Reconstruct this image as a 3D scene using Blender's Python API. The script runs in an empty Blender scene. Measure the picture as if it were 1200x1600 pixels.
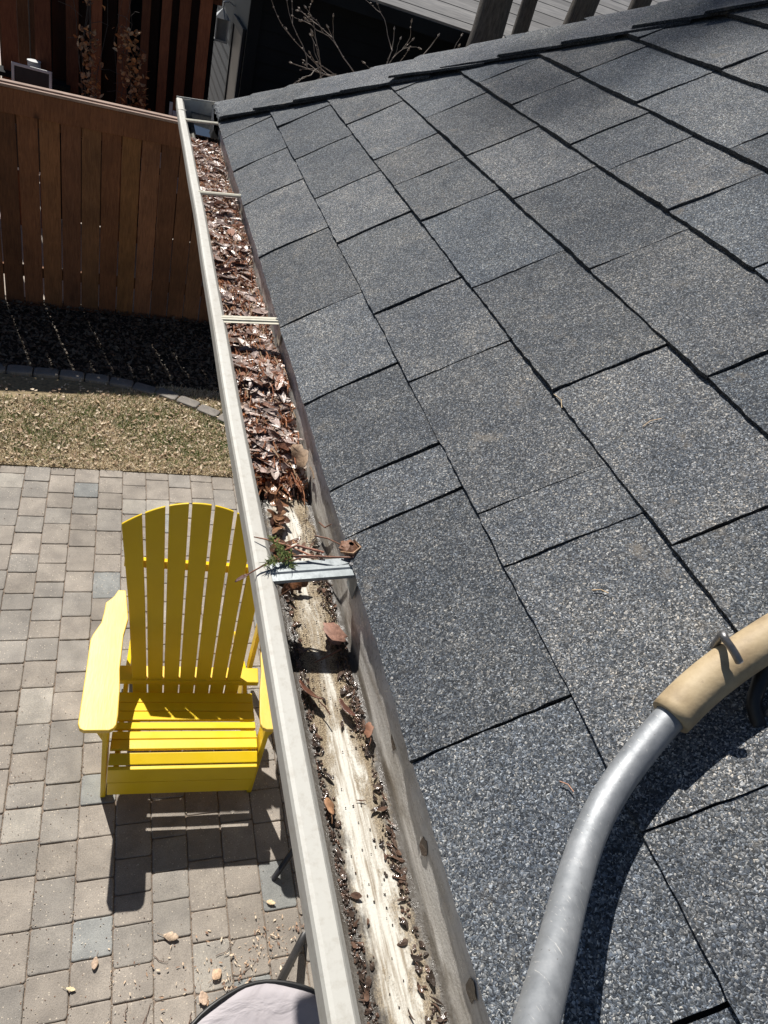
import bpy, math, random
from mathutils import Vector, Matrix
random.seed(7)
R_ = random.random
def U(a, b): return a + (b - a) * random.random()
def G(m, s): return random.gauss(m, s)
PI = math.pi
scn = bpy.context.scene
COL = scn.collection

# ------------------------------------------------------------------ camera
cam_d = bpy.data.cameras.new("camera")
cam = bpy.data.objects.new("camera", cam_d); COL.objects.link(cam)
rx = Vector((0.92863258, -0.25188213, 0.27239114))
ry = Vector((0.03572603, -0.67008214, -0.74142672))
rz = Vector((0.36927658, 0.69824446, -0.61326135))
M = Matrix((rx, -ry, -rz)).transposed().to_4x4()
M.translation = Vector((0, 0, 3.2))
cam.matrix_world = M
cam_d.sensor_fit = 'VERTICAL'; cam_d.sensor_height = 36.0; cam_d.sensor_width = 27.0
cam_d.lens = 1073.10 / 1600 * 36
cam_d.clip_start = 0.02; cam_d.clip_end = 2000
scn.camera = cam

# ------------------------------------------------------------------ light
SUN_EL = math.radians(51.0)
SUN_H = (-math.sin(math.radians(16)), math.cos(math.radians(16)))   # horizontal direction towards the sun
world = bpy.data.worlds.new("World"); scn.world = world; world.use_nodes = True
wn = world.node_tree; wn.nodes.clear()
sky = wn.nodes.new('ShaderNodeTexSky'); sky.sky_type = 'NISHITA'; sky.sun_disc = False
sky.sun_elevation = SUN_EL; sky.sun_rotation = math.radians(-16); sky.air_density = 0.7; sky.dust_density = 0.2
bg = wn.nodes.new('ShaderNodeBackground'); bg.inputs[1].default_value = 0.05
wo = wn.nodes.new('ShaderNodeOutputWorld')
wn.links.new(sky.outputs[0], bg.inputs[0]); wn.links.new(bg.outputs[0], wo.inputs[0])
sd = bpy.data.lights.new("sun", 'SUN'); sd.energy = 5.0; sd.angle = math.radians(0.53); sd.color = (1.0, 0.955, 0.89)
sun = bpy.data.objects.new("sun", sd); COL.objects.link(sun)
to_sun = Vector((SUN_H[0] * math.cos(SUN_EL), SUN_H[1] * math.cos(SUN_EL), math.sin(SUN_EL)))
sun.rotation_euler = to_sun.to_track_quat('Z', 'Y').to_euler(); sun.location = (0, 8, 12)
scn.view_settings.view_transform = 'Standard'; scn.view_settings.look = 'None'
scn.view_settings.exposure = 0.30; scn.view_settings.gamma = 1.0
scn.view_settings.use_curve_mapping = False

# ------------------------------------------------------------------ material helpers
class NT:
    def __init__(s, name):
        s.m = bpy.data.materials.new(name); s.m.use_nodes = True
        s.t = s.m.node_tree; s.n = s.t.nodes; s.l = s.t.links
        s.b = s.n['Principled BSDF']
    def new(s, ty, **kw):
        nd = s.n.new(ty)
        for k, v in kw.items(): setattr(nd, k, v)
        return nd
    def put(s, sock, v):
        if hasattr(v, 'is_linked') or isinstance(v, bpy.types.NodeSocket): s.l.new(v, sock)
        elif isinstance(v, (tuple, list)) and len(v) == 3 and sock.type == 'RGBA': sock.default_value = (*v, 1)
        else: sock.default_value = v
    def coord(s, scale=(1, 1, 1), kind='Object', rot=(0, 0, 0)):
        tc = s.new('ShaderNodeTexCoord'); mp = s.new('ShaderNodeMapping')
        mp.inputs['Scale'].default_value = scale; mp.inputs['Rotation'].default_value = rot
        s.l.new(tc.outputs[kind], mp.inputs[0]); return mp.outputs[0]
    def noise(s, vec, scale, detail=3, rough=0.5, col=False, dist=0.0):
        nd = s.new('ShaderNodeTexNoise'); s.l.new(vec, nd.inputs['Vector'])
        nd.inputs['Scale'].default_value = scale; nd.inputs['Detail'].default_value = detail
        nd.inputs['Roughness'].default_value = rough; nd.inputs['Distortion'].default_value = dist
        return nd.outputs['Color' if col else 'Fac']
    def voro(s, vec, scale, out='Color', feature='F1', rnd=1.0):
        nd = s.new('ShaderNodeTexVoronoi', feature=feature); s.l.new(vec, nd.inputs['Vector'])
        nd.inputs['Scale'].default_value = scale; nd.inputs['Randomness'].default_value = rnd
        return nd.outputs[out]
    def ramp(s, fac, stops, interp='LINEAR'):
        nd = s.new('ShaderNodeValToRGB'); cr = nd.color_ramp; cr.interpolation = interp
        while len(cr.elements) < len(stops): cr.elements.new(0.5)
        for e, (p, c) in zip(cr.elements, stops):
            e.position = p
            e.color = (c, c, c, 1) if isinstance(c, (int, float)) else (*c, 1)
        s.l.new(fac, nd.inputs[0]); return nd.outputs[0]
    def mix(s, fac, a, b, mode='MIX'):
        nd = s.new('ShaderNodeMix', data_type='RGBA', blend_type=mode)
        s.put(nd.inputs[0], fac); s.put(nd.inputs[6], a); s.put(nd.inputs[7], b); return nd.outputs[2]
    def math(s, op, a, b=0.0, c=None, clamp=False):
        nd = s.new('ShaderNodeMath', operation=op); nd.use_clamp = clamp
        s.put(nd.inputs[0], a); s.put(nd.inputs[1], b)
        if c is not None: s.put(nd.inputs[2], c)
        return nd.outputs[0]
    def sep(s, vec):
        nd = s.new('ShaderNodeSeparateXYZ'); s.l.new(vec, nd.inputs[0]); return nd.outputs
    def attr(s, name='Col'):
        nd = s.new('ShaderNodeAttribute'); nd.attribute_name = name; return nd.outputs['Color']
    def bump(s, h, strength=0.5, dist=0.01, nrm=None):
        nd = s.new('ShaderNodeBump'); nd.inputs['Strength'].default_value = strength
        nd.inputs['Distance'].default_value = dist; s.l.new(h, nd.inputs['Height'])
        if nrm: s.l.new(nrm, nd.inputs['Normal'])
        return nd.outputs[0]
    def out(s, col=None, rough=None, nrm=None, metal=None, spec=None):
        if col is not None: s.put(s.b.inputs['Base Color'], col)
        if rough is not None: s.put(s.b.inputs['Roughness'], rough)
        if nrm is not None: s.put(s.b.inputs['Normal'], nrm)
        if metal is not None: s.put(s.b.inputs['Metallic'], metal)
        if spec is not None: s.put(s.b.inputs['Specular IOR Level'], spec)
        return s.m

def simple(name, col, rough=0.6, var=0.15, scale=8, metal=0.0, bump=0.0, bscale=60, spec=None):
    n = NT(name); c = n.coord()
    f = n.ramp(n.noise(c, scale, 4), [(0.3, 1 - var), (0.7, 1 + var)])
    base = n.mix(1.0, col, f, 'MULTIPLY')
    nr = n.bump(n.noise(c, bscale, 3), bump, 0.004) if bump else None
    return n.out(base, rough, nr, metal, spec)

# roof shingles: crushed stone granules
def mat_shingle():
    n = NT('granule_shingle'); c = n.coord()
    c2 = n.mix(0.004, c, n.noise(c, 300, 1, col=True), 'ADD')
    v = n.voro(c2, 860); sp = n.new('ShaderNodeSeparateColor'); n.l.new(v, sp.inputs[0])
    g = n.ramp(sp.outputs[0], [(0.0, (.018, .021, .025)), (0.28, (.045, .051, .060)), (0.58, (.088, .098, .112)), (0.80, (.155, .167, .182)), (0.94, (.29, .30, .31)), (1.0, (.45, .45, .44))])
    tint = n.ramp(sp.outputs[1], [(0.0, (.90, .98, 1.1)), (0.5, (1, 1, 1)), (1.0, (1.1, 1.02, .92))])
    g = n.mix(1.0, g, tint, 'MULTIPLY')
    big = n.ramp(n.noise(c, 5.5, 4, 0.6), [(0.3, (.84, .86, .89)), (0.5, (1.08, 1.075, 1.06)), (0.72, (1.36, 1.32, 1.25))])
    g = n.mix(1.0, g, big, 'MULTIPLY')
    g = n.mix(1.0, g, n.attr(), 'MULTIPLY')
    g = n.mix(1.0, g, n.ramp(n.noise(c, 24, 5, 0.65), [(0.3, (.80, .83, .86)), (0.5, (1, 1, 1)), (0.7, (1.22, 1.18, 1.12))]), 'MULTIPLY')
    dust = n.math('MULTIPLY', n.ramp(n.noise(c, 34, 5, 0.7), [(0.56, 0.0), (0.72, 0.5)]), n.ramp(n.noise(c, 7, 3), [(0.45, 0.0), (0.62, 1.0)]))
    g = n.mix(dust, g, (.26, .225, .18))
    d = n.voro(c2, 860, 'Distance')
    h = n.math('ADD', n.math('MULTIPLY', d, -1.0), n.math('MULTIPLY', sp.outputs[2], 0.8))
    return n.out(g, 0.85, n.bump(h, 0.7, 0.0009), spec=0.35)
M_shingle = mat_shingle()
M_felt = simple('shingle_mat', (.012, .012, .012), 0.9)

def mat_paint(name, col, dirt=(.25, .22, .17), amount=0.35, rough=0.4):
    n = NT(name); c = n.coord()
    f1 = n.ramp(n.noise(c, 90, 5, 0.7), [(0.50, 0.0), (0.70, 1.0)])
    f2 = n.ramp(n.noise(n.coord((1, .15, 1)), 30, 4, 0.6), [(0.45, 0.0), (0.8, 1.0)])
    f = n.math('MULTIPLY', n.math('ADD', f1, f2, clamp=True), amount)
    return n.out(n.mix(f, col, dirt), rough, n.bump(n.noise(c, 250, 2), 0.08, 0.001))
M_lip = mat_paint('gutter_lip_enamel', (.52, .51, .465), (.30, .265, .21), 0.4, 0.58)
M_hanger = mat_paint('hanger_enamel', (.62, .59, .47), (.3, .27, .2), 0.4, 0.4)

def mat_trough():
    # enamelled metal with washed streaks, silt and mud stains; x runs across the gutter, y along it
    n = NT('silted_gutter_enamel'); c = n.coord(); X, Y, Z = n.sep(c)
    st = n.coord((1, .07, 1)); stm = n.coord((1, .25, 1))
    streak = n.noise(st, 260, 5, 0.65); streak2 = n.noise(stm, 90, 4, 0.6, dist=0.6); spots = n.noise(c, 420, 4, 0.75)
    # distance from the clean wash down the middle
    wob = n.math('MULTIPLY', n.math('SUBTRACT', n.noise(n.coord((1, .5, 1)), 14, 3), 0.5), 0.024)
    cen = n.math('ADD', n.math('MULTIPLY', Y, -0.012), 0.2195)
    d = n.math('ABSOLUTE', n.math('SUBTRACT', n.math('ADD', X, wob), cen))
    silt = n.math('ADD', n.math('MULTIPLY', d, 60), n.math('MULTIPLY', n.math('SUBTRACT', streak2, 0.5), 3.4))
    silt = n.math('ADD', silt, n.math('MULTIPLY', n.math('SUBTRACT', spots, 0.5), 1.2))
    far = n.ramp(Y, [(0.30, 0.0), (0.37, 1.0), (0.50, .7), (0.57, 0.0)])
    silt = n.math('ADD', silt, far)
    siltf = n.ramp(n.math('MULTIPLY', silt, 0.5), [(0.28, 0.0), (0.5, 0.75), (0.8, 1.0)])
    base = n.mix(n.ramp(streak, [(0.46, 0.0), (0.66, 0.85)]), (.70, .68, .61), (.24, .18, .11))
    siltc = n.ramp(n.noise(c, 900, 4, 0.75), [(0.36, (.035, .024, .013)), (0.5, (.20, .145, .08)), (0.64, (.56, .46, .31))])
    col = n.mix(siltf, base, siltc)
    # black mud at the two bottom corners
    wy = n.ramp(Y, [(0.05, 1.0), (0.34, 0.0)]); e1 = n.math('SUBTRACT', X, n.math('MULTIPLY_ADD', wy, 0.014, 0.186)); e2 = n.math('SUBTRACT', 0.2470, X)
    mud = n.math('MINIMUM', e1, n.math('MULTIPLY', e2, 1.5))
    mud = n.math('ADD', n.math('MULTIPLY', mud, 48), n.math('MULTIPLY', n.math('SUBTRACT', n.noise(n.coord((1, .4, 1)), 70, 5, 0.7), 0.5), 2.2))
    mudf = n.ramp(mud, [(0.05, 1.0), (0.5, 0.0)])
    col = n.mix(n.math('MULTIPLY', mudf, 0.96), col, (.020, .014, .009))
    # only the floor is silted like that; the walls carry thin vertical runs
    onfloor = n.ramp(n.math('SUBTRACT', Z, 2.60), [(0.012, 1.0), (0.022, 0.0)])
    wallrun = n.noise(n.coord((1, .16, .8)), 60, 5, 0.7, dist=0.5)
    wallc = n.mix(n.ramp(wallrun, [(0.42, 0.0), (0.66, 0.8)]), (.70, .68, .64), (.34, .305, .26))
    wspots = n.ramp(n.noise(c, 300, 4, 0.7), [(0.62, 0.0), (0.72, 0.8)])
    wallc = n.mix(wspots, wallc, (.12, .10, .075))
    low = n.ramp(n.math('SUBTRACT', Z, 2.60), [(0.02, 0.7), (0.045, 0.0)])
    wallc = n.mix(n.math('MULTIPLY', low, n.ramp(wallrun, [(0.35, 0.2), (0.6, 1.0)])), wallc, (.10, .075, .045))
    col = n.mix(onfloor, wallc, col)
    wet = n.math('SUBTRACT', 0.72, n.math('MULTIPLY', mudf, n.ramp(n.noise(c, 120, 3, 0.6), [(0.4, 0.1), (0.6, 0.5)])))
    h = n.math('ADD', n.math('MULTIPLY', spots, 0.6), n.math('MULTIPLY', streak, 0.4))
    return n.out(col, wet, n.bump(h, 0.5, 0.002))
M_trough = mat_trough()

def mat_galv():
    n = NT('galvanised_steel'); c = n.coord()
    v = n.ramp(n.noise(c, 120, 3), [(0.3, (.20, .225, .235)), (0.7, (.30, .33, .34))])
    return n.out(v, n.ramp(n.noise(c, 60, 3), [(0.3, 0.35), (0.7, 0.6)]), n.bump(n.noise(c, 400, 2), 0.1, 0.001), 0.25)
M_galv = mat_galv()

def mat_tube():
    n = NT('brushed_aluminium'); c = n.coord()
    w = n.noise(n.coord((1, 1, 1)), 45, 5, 0.7); s = n.noise(n.coord((6, 1, 1), rot=(0.3, 0.2, 0.9)), 130, 3, 0.6)
    col = n.ramp(w, [(0.3, (.26, .275, .29)), (0.55, (.34, .355, .37)), (0.75, (.42, .43, .44))])
    sc = n.ramp(s, [(0.64, 0.0), (0.72, 0.7)])
    col = n.mix(sc, col, (.75, .73, .68))
    pit = n.ramp(n.noise(c, 380, 3, 0.6), [(0.66, 0.0), (0.74, 0.7)])
    col = n.mix(pit, col, (.16, .15, .14))
    rough = n.ramp(n.noise(c, 160, 4), [(0.3, 0.50), (0.7, 0.66)])
    return n.out(col, rough, n.bump(n.math('ADD', n.math('MULTIPLY', s, 0.5), n.noise(c, 600, 2)), 0.10, 0.0006), 0.6)
M_tube = mat_tube()
def mat_grip():
    n = NT('tan_rubber'); c = n.coord()
    col = n.ramp(n.noise(c, 40, 5, 0.65), [(0.25, (.30, .22, .13)), (0.5, (.45, .345, .205)), (0.75, (.54, .43, .27))])
    sm = n.ramp(n.noise(c, 75, 4, 0.7), [(0.62, 0.0), (0.75, 0.6)])
    col = n.mix(sm, col, (.20, .13, .10))
    return n.out(col, 0.62, n.bump(n.noise(c, 160, 4), 0.2, 0.002))
M_grip = mat_grip()
M_steel = simple('dull_steel', (.24, .235, .235), 0.42, 0.2, 60, 0.8, 0.2, 200)
M_black = simple('black_plastic', (.018, .018, .019), 0.45, 0.2, 20)
M_rod = simple('black_painted_steel', (.022, .022, .024), 0.4, 0.2, 20)

def mat_yellow():
    n = NT('yellow_painted_wood'); c = n.coord()
    grain = n.noise(n.coord((9, 9, 1.2)), 14, 4, 0.6)
    f = n.ramp(n.noise(c, 7, 4), [(0.3, (.74, .50, .004)), (0.7, (.80, .56, .008))])
    sc = n.ramp(n.noise(c, 26, 5, 0.75), [(0.68, 0.0), (0.76, 0.4)])
    f = n.mix(sc, f, (.50, .34, .06))
    return n.out(f, n.ramp(n.noise(c, 12, 3), [(0.3, 0.36), (0.7, 0.5)]), n.bump(grain, 0.12, 0.003))
M_yellow = mat_yellow()
def mat_yellow_arm():
    n = NT('sheen_pale_yellow_paint'); c = n.coord()
    f = n.ramp(n.noise(n.coord((1, .5, 1)), 16, 5, 0.65), [(0.3, (.80, .53, .06)), (0.7, (.86, .60, .13))])  # sun sheen on the arm tops put into a paler yellow
    sc = n.ramp(n.noise(c, 40, 5, 0.75), [(0.64, 0.0), (0.74, 0.5)])
    f = n.mix(sc, f, (.52, .36, .12))
    return n.out(f, 0.42, n.bump(n.noise(n.coord((9, 1, 9)), 20, 4), 0.1, 0.003))
M_yarm = mat_yellow_arm()

def mat_paver():
    n = NT('concrete_paver'); c = n.coord()
    a = n.attr()
    m = n.ramp(n.noise(c, 9, 4, 0.6), [(0.3, (.78, .775, .77)), (0.7, (1.14, 1.13, 1.10))])
    f = n.ramp(n.noise(c, 260, 3, 0.7), [(0.3, (.72, .72, .72)), (0.7, (1.25, 1.24, 1.22))])
    col = n.mix(1.0, n.mix(1.0, a, m, 'MULTIPLY'), f, 'MULTIPLY')
    v = n.voro(c, 95, 'Distance'); vc = n.voro(c, 95); sp = n.new('ShaderNodeSeparateColor'); n.l.new(vc, sp.inputs[0])
    patch = n.ramp(n.noise(c, 3.2, 3), [(0.4, 0.0), (0.6, 1.0)])
    chip = n.math('MULTIPLY', n.math('LESS_THAN', v, 0.22), n.math('GREATER_THAN', sp.outputs[0], n.math('SUBTRACT', 1.0, n.math('MULTIPLY', patch, 0.32))))
    col = n.mix(chip, col, (.62, .55, .45))
    st = n.ramp(n.noise(c, 1.6, 4, 0.6), [(0.35, (.78, .77, .755)), (0.65, (1.08, 1.07, 1.06))])
    col = n.mix(1.0, col, st, 'MULTIPLY')
    return n.out(col, 0.85, n.bump(n.noise(c, 180, 4, 0.7), 0.45, 0.004), spec=0.3)
M_paver = mat_paver()
M_sand = simple('joint_sand', (.23, .18, .14), 0.95, 0.4, 160, bump=0.6, bscale=300)

def mat_wood(name, c1, c2, scale=(8, 8, .9)):
    n = NT(name); g = n.noise(n.coord(scale), 9, 6, 0.65, dist=1.2); c = n.coord()
    col = n.ramp(g, [(0.3, c1), (0.7, c2)])
    kn = n.ramp(n.voro(n.coord((1, 1, .55)), 4.2, 'Distance'), [(0.04, 0.9), (0.13, 0.0)])
    col = n.mix(kn, col, tuple(v * .35 for v in c1))
    col = n.mix(1.0, col, n.attr(), 'MULTIPLY')
    st = n.ramp(n.noise(c, 3, 4), [(0.3, (.75, .75, .75)), (0.7, (1.2, 1.18, 1.15))])
    return n.out(n.mix(1.0, col, st, 'MULTIPLY'), 0.75, n.bump(g, 0.25, 0.004), spec=0.3)
M_fence = mat_wood('stained_fence_wood', (.125, .055, .027), (.25, .115, .055))
M_cap = mat_wood('pale_fence_cap', (.24, .16, .12), (.45, .33, .27), (1, 8, 8))  # cap wood, paler and greyer than the boards
M_screen = mat_wood('red_stained_wood', (.16, .055, .028), (.30, .115, .055))
M_dark_sid = simple('shaded_slate_siding', (.009, .011, .013), 0.8, 0.2, 4, spec=0.15)  # siding darkened for the front wall that faces away from the sun
M_sidelt = simple('lit_slate_siding', (.026, .031, .037), 0.6, 0.15, 4)  # lighter copy of that siding for the dimly sunlit side wall
M_white = simple('white_painted_metal', (.62, .63, .63), 0.4, 0.15, 14)
M_glass = simple('lantern_glass', (.30, .32, .34), 0.15, 0.1, 10)
M_ngrey = simple('weathered_grey_boards', (.36, .355, .36), 0.8, 0.25, 5)
def mat_bark():
    n = NT('tree_bark'); g = n.noise(n.coord((5, 5, .9)), 12, 6, 0.7)
    return n.out(n.ramp(g, [(0.3, (.035, .03, .026)), (0.7, (.13, .115, .10))]), 0.9, n.bump(g, 0.7, 0.02))
M_bark = mat_bark()
M_twig = simple('pale_twig_bark', (.30, .25, .21), 0.75, 0.3, 30)

def mat_leaf(name, rough=0.6, sheen=0.0, wet=0.0):
    n = NT(name); c = n.coord()
    f = n.ramp(n.noise(c, 130, 4, 0.6), [(0.3, (.66, .64, .62)), (0.7, (1.3, 1.28, 1.25))])
    col = n.mix(1.0, n.attr(), f, 'MULTIPLY')
    r = n.ramp(n.noise(c, 70, 3), [(0.35, rough), (0.65, max(.10, rough - wet))])
    m = n.out(col, r, n.bump(n.noise(c, 220, 4, 0.6), 0.5, 0.002))
    return m
M_leaf = mat_leaf('dry_leaf')
M_wetleaf = mat_leaf('damp_leaf', 0.42, wet=0.22)
M_sludge = mat_leaf('wet_sludge', 0.2, wet=0.10)
M_grass = mat_leaf('grass_blade', 0.7)
M_soil = simple('leaf_mould_soil', (.022, .017, .012), 0.95, 0.5, 30, bump=0.8, bscale=80)
M_turf = simple('turf_thatch', (.27, .21, .12), 0.95, 0.4, 40, bump=0.8, bscale=160)
M_ground = simple('garden_soil', (.09, .08, .05), 0.95, 0.4, 3, bump=0.4, bscale=30)
def mat_fabric():
    n = NT('mauve_fabric'); c = n.coord()
    w = n.noise(c, 900, 2); f = n.ramp(n.noise(c, 8, 3), [(0.3, (.40, .37, .39)), (0.7, (.46, .43, .45))])
    fold = n.noise(n.coord((1, 2.2, 1), rot=(0, 0, .6)), 6, 3, 0.5, dist=1.0)
    b1 = n.bump(fold, 0.6, 0.02); return n.out(f, 0.8, n.bump(w, 0.1, 0.001, b1))
M_fabric = mat_fabric()
M_water = NT('standing_water').out((.012, .012, .012), 0.06)
M_wall = simple('stucco_wall', (.42, .40, .36), 0.85, 0.08, 6, bump=0.3, bscale=120)
M_soffit = simple('soffit_paint', (.55, .54, .50), 0.6, 0.06, 6)
M_needle = simple('spruce_needle', (.16, .20, .06), 0.55, 0.4, 50)

# ------------------------------------------------------------------ mesh helpers
class MB:
    def __init__(s): s.v = []; s.f = []; s.c = []
    def add(s, vs, fs, col=(1, 1, 1)):
        o = len(s.v); s.v += [tuple(p) for p in vs]
        for f in fs: s.f.append(tuple(o + i for i in f)); s.c.append(col)
    def box(s, a, b, col=(1, 1, 1), m=None):
        x0, y0, z0 = a; x1, y1, z1 = b
        vs = [(x0, y0, z0), (x1, y0, z0), (x1, y1, z0), (x0, y1, z0), (x0, y0, z1), (x1, y0, z1), (x1, y1, z1), (x0, y1, z1)]
        if m: vs = [m @ Vector(p) for p in vs]
        s.add(vs, [(3, 2, 1, 0), (4, 5, 6, 7), (0, 1, 5, 4), (1, 2, 6, 5), (2, 3, 7, 6), (3, 0, 4, 7)], col)
    def prism(s, poly, z0, z1, col=(1, 1, 1), m=None):
        n = len(poly); vs = [(x, y, z0) for x, y in poly] + [(x, y, z1) for x, y in poly]
        if m: vs = [m @ Vector(p) for p in vs]
        s.add(vs, [tuple(range(n - 1, -1, -1)), tuple(range(n, 2 * n))] + [(i, (i + 1) % n, n + (i + 1) % n, n + i) for i in range(n)], col)
    def tube(s, pts, r, n=8, col=(1, 1, 1), cap=True):
        pts = [Vector(p) for p in pts]; k = len(pts)
        rr = r if isinstance(r, (list, tuple)) else [r] * k
        o = len(s.v); up = None
        for i, p in enumerate(pts):
            t = (pts[min(i + 1, k - 1)] - pts[max(i - 1, 0)])
            if t.length < 1e-9: t = Vector((0, 0, 1))
            t.normalize()
            if up is None:
                up = Vector((0, 0, 1)) if abs(t.z) < .9 else Vector((1, 0, 0))
            a = t.cross(up); a.normalize(); b = a.cross(t); up = b
            for j in range(n):
                an = 2 * PI * j / n; s.v.append(tuple(p + (a * math.cos(an) + b * math.sin(an)) * rr[i]))
        for i in range(k - 1):
            for j in range(n):
                s.f.append((o + i * n + j, o + i * n + (j + 1) % n, o + (i + 1) * n + (j + 1) % n, o + (i + 1) * n + j)); s.c.append(col)
        if cap:
            s.f.append(tuple(o + j for j in range(n))); s.c.append(col)
            s.f.append(tuple(o + (k - 1) * n + n - 1 - j for j in range(n))); s.c.append(col)
    def grid(s, rows, col=(1, 1, 1)):
        o = len(s.v); m = len(rows[0])
        for r in rows: s.v += [tuple(p) for p in r]
        for i in range(len(rows) - 1):
            for j in range(m - 1):
                s.f.append((o + i * m + j, o + i * m + j + 1, o + (i + 1) * m + j + 1, o + (i + 1) * m + j)); s.c.append(col)
    def leaf(s, c, ang, tilt, roll, L, W, curl, col, cup=0.0, nl=4):
        """a leaf blade: pointed oval, curled along its length and cupped across"""
        e = Matrix.Translation(Vector(c)) @ Matrix.Rotation(ang, 4, 'Z') @ Matrix.Rotation(tilt, 4, 'Y') @ Matrix.Rotation(roll, 4, 'X')
        rows = []
        for i in range(nl + 1):
            u = i / nl; w = W * .5 * math.sin(PI * (0.04 + .92 * u)) ** .7 * U(.7, 1.15)
            x = (u - .5) * L
            if abs(curl) > 1e-3:
                a = curl * (u - .5); px = math.sin(a) * L / curl; pz = (1 - math.cos(a)) * L / curl
            else: px, pz = x, 0
            rows.append([e @ Vector((px, -w, pz + cup * w)), e @ Vector((px, 0, pz)), e @ Vector((px, w, pz + cup * w))])
        s.grid(rows, col)
    def obj(s, name, mat, parent=None, smooth=False, bevel=0, world=False, solid=0):
        me = bpy.data.meshes.new(name); me.from_pydata(s.v, [], s.f)
        a = me.attributes.new('Col', 'FLOAT_COLOR', 'CORNER'); buf = []
        for f, c in zip(s.f, s.c): buf += [c[0], c[1], c[2], 1.0] * len(f)
        a.data.foreach_set('color', buf)
        me.materials.append(mat)
        if smooth: me.polygons.foreach_set('use_smooth', [True] * len(me.polygons))
        me.update()
        o = bpy.data.objects.new(name, me); COL.objects.link(o)
        if parent:
            o.parent = parent
            if world: o.location = -parent.location
        if bevel:
            b = o.modifiers.new('bevel', 'BEVEL'); b.width = bevel; b.segments = 2; b.limit_method = 'ANGLE'; b.angle_limit = math.radians(40)
        if solid:
            b = o.modifiers.new('solid', 'SOLIDIFY'); b.thickness = solid; b.offset = 0
        return o
def root(name, label, cat, loc, rz=0.0, group=None):
    o = bpy.data.objects.new(name, None); COL.objects.link(o); o.location = loc; o.rotation_euler = (0, 0, rz)
    o.empty_display_size = 0.1
    return tag(o, label, cat, group)
def tag(o, label, cat, group=None):
    o['label'] = label; o['category'] = cat
    if group: o['group'] = group
    return o
def struct(o): o['kind'] = 'structure'; return o
def stuff(o, label, cat): o['kind'] = 'stuff'; return tag(o, label, cat)

# ------------------------------------------------------------------ ground
b = MB(); b.box((-400, -400, -0.5), (400, 400, -0.12)); struct(b.obj('ground', M_ground))
b = MB(); b.box((-6, -4, -0.10), (1.0, 3.97, -0.008)); struct(b.obj('patio_bedding', M_sand))

# patio of tumbled concrete pavers, laid in columns
def paver(b, x0, x1, y0, y1):
    g = U(.001, .0022); x0 += g; x1 -= g; y0 += g; y1 -= g
    rc = min(.010, (y1 - y0) * .2)
    t = R_()
    base = (.305, .277, .248) if t < .68 else (.285, .268, .248) if t < .90 else (.262, .272, .272) if t < .95 else (.36, .34, .31)
    k = U(1.05, 1.24); col = tuple(v * k for v in base)
    cx, cy = (x0 + x1) / 2, (y0 + y1) / 2; dz = U(-.0025, .0015); tx, ty = U(-.012, .012), U(-.012, .012)
    out = []
    for (ax, ay, q) in ((x1, y0, -PI / 2), (x1, y1, 0), (x0, y1, PI / 2), (x0, y0, PI)):
        sx = 1 if ax == x1 else -1; sy = 1 if ay == y1 else -1
        r = rc * U(.6, 1.3)
        for j in range(3):
            an = q + (PI / 2) * j / 2
            out.append((ax - sx * r + math.cos(an) * r, ay - sy * r + math.sin(an) * r))
        # a point along the following side
    pts = []
    for i in range(len(out)):
        p, q = out[i], out[(i + 1) % len(out)]; pts.append(p)
        dd = math.hypot(q[0] - p[0], q[1] - p[1])
        if dd > .04:
            for u in (.25, .5, .75):
                jx, jy = U(-.0012, .0012), U(-.0012, .0012)
                pts.append((p[0] + (q[0] - p[0]) * u + jx, p[1] + (q[1] - p[1]) * u + jy))
    n = len(pts); vs = []
    for ins, z in ((.0, -.04), (.0, -.0042), (.0015, -.0014), (.0042, .0)):
        for (x, y) in pts:
            d = math.hypot(x - cx, y - cy); f = 1 - ins * 1.3 / d
            X, Y = cx + (x - cx) * f, cy + (y - cy) * f
            vs.append((X, Y, z + (dz + (X - cx) * tx + (Y - cy) * ty if z > -.03 else 0)))
    fs = [(k2 * n + i, k2 * n + (i + 1) % n, (k2 + 1) * n + (i + 1) % n, (k2 + 1) * n + i) for k2 in range(3) for i in range(n)]
    fs.append(tuple(3 * n + i for i in range(n)))
    b.add(vs, fs, col)
b = MB(); pitch = .1495
for i in range(-16, 11):
    x0 = -.530 + i * pitch
    if x0 > .95: break
    y = 3.965 + U(-.006, .006)
    first = True
    lim = -1.5 if x0 > -1.6 else 1.0
    while y > lim:
        L = .078 if (first and i % 2) else random.choice((.118, .146, .146, .146, .162, .178, .205))
        if first and not i % 2: L = .146
        paver(b, x0 + U(-.001, .001), x0 + pitch, y - L, y); y -= L; first = False
pat = b.obj('patio', M_paver, smooth=False); struct(pat)
b = MB()   # pale chips and debris in the joints
for _ in range(9000):
    i = random.randint(-9, 9)
    if R_() < .55: x = -.530 + i * pitch + G(0, .006); y = U(.2, 3.9)
    else: x = U(-1.2, .9); y = U(.3, 3.9)
    if G(0, 1) + 1.2 * math.sin(x * 5 + y * 2.3) + (0.8 if y < 2.3 else -.8) < 0: continue
    r = U(.0009, .0024); c = random.choice(((.66, .57, .44), (.5, .43, .36), (.30, .16, .10), (.62, .6, .56), (.2, .11, .07)))
    z = .0015
    b.add([(x - r, y - r * U(.5, 1), z), (x + r, y - r * U(.4, 1), z), (x + r * U(.3, 1), y + r, z), (x - r, y + r * U(.3, 1), z), (x, y, z + r * 1.2)], [(0, 1, 4), (1, 2, 4), (2, 3, 4), (3, 0, 4)], c)
stuff(b.obj('joint_grit', M_leaf), 'pale stone chips and grit scattered over the paver joints', 'grit')

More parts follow.
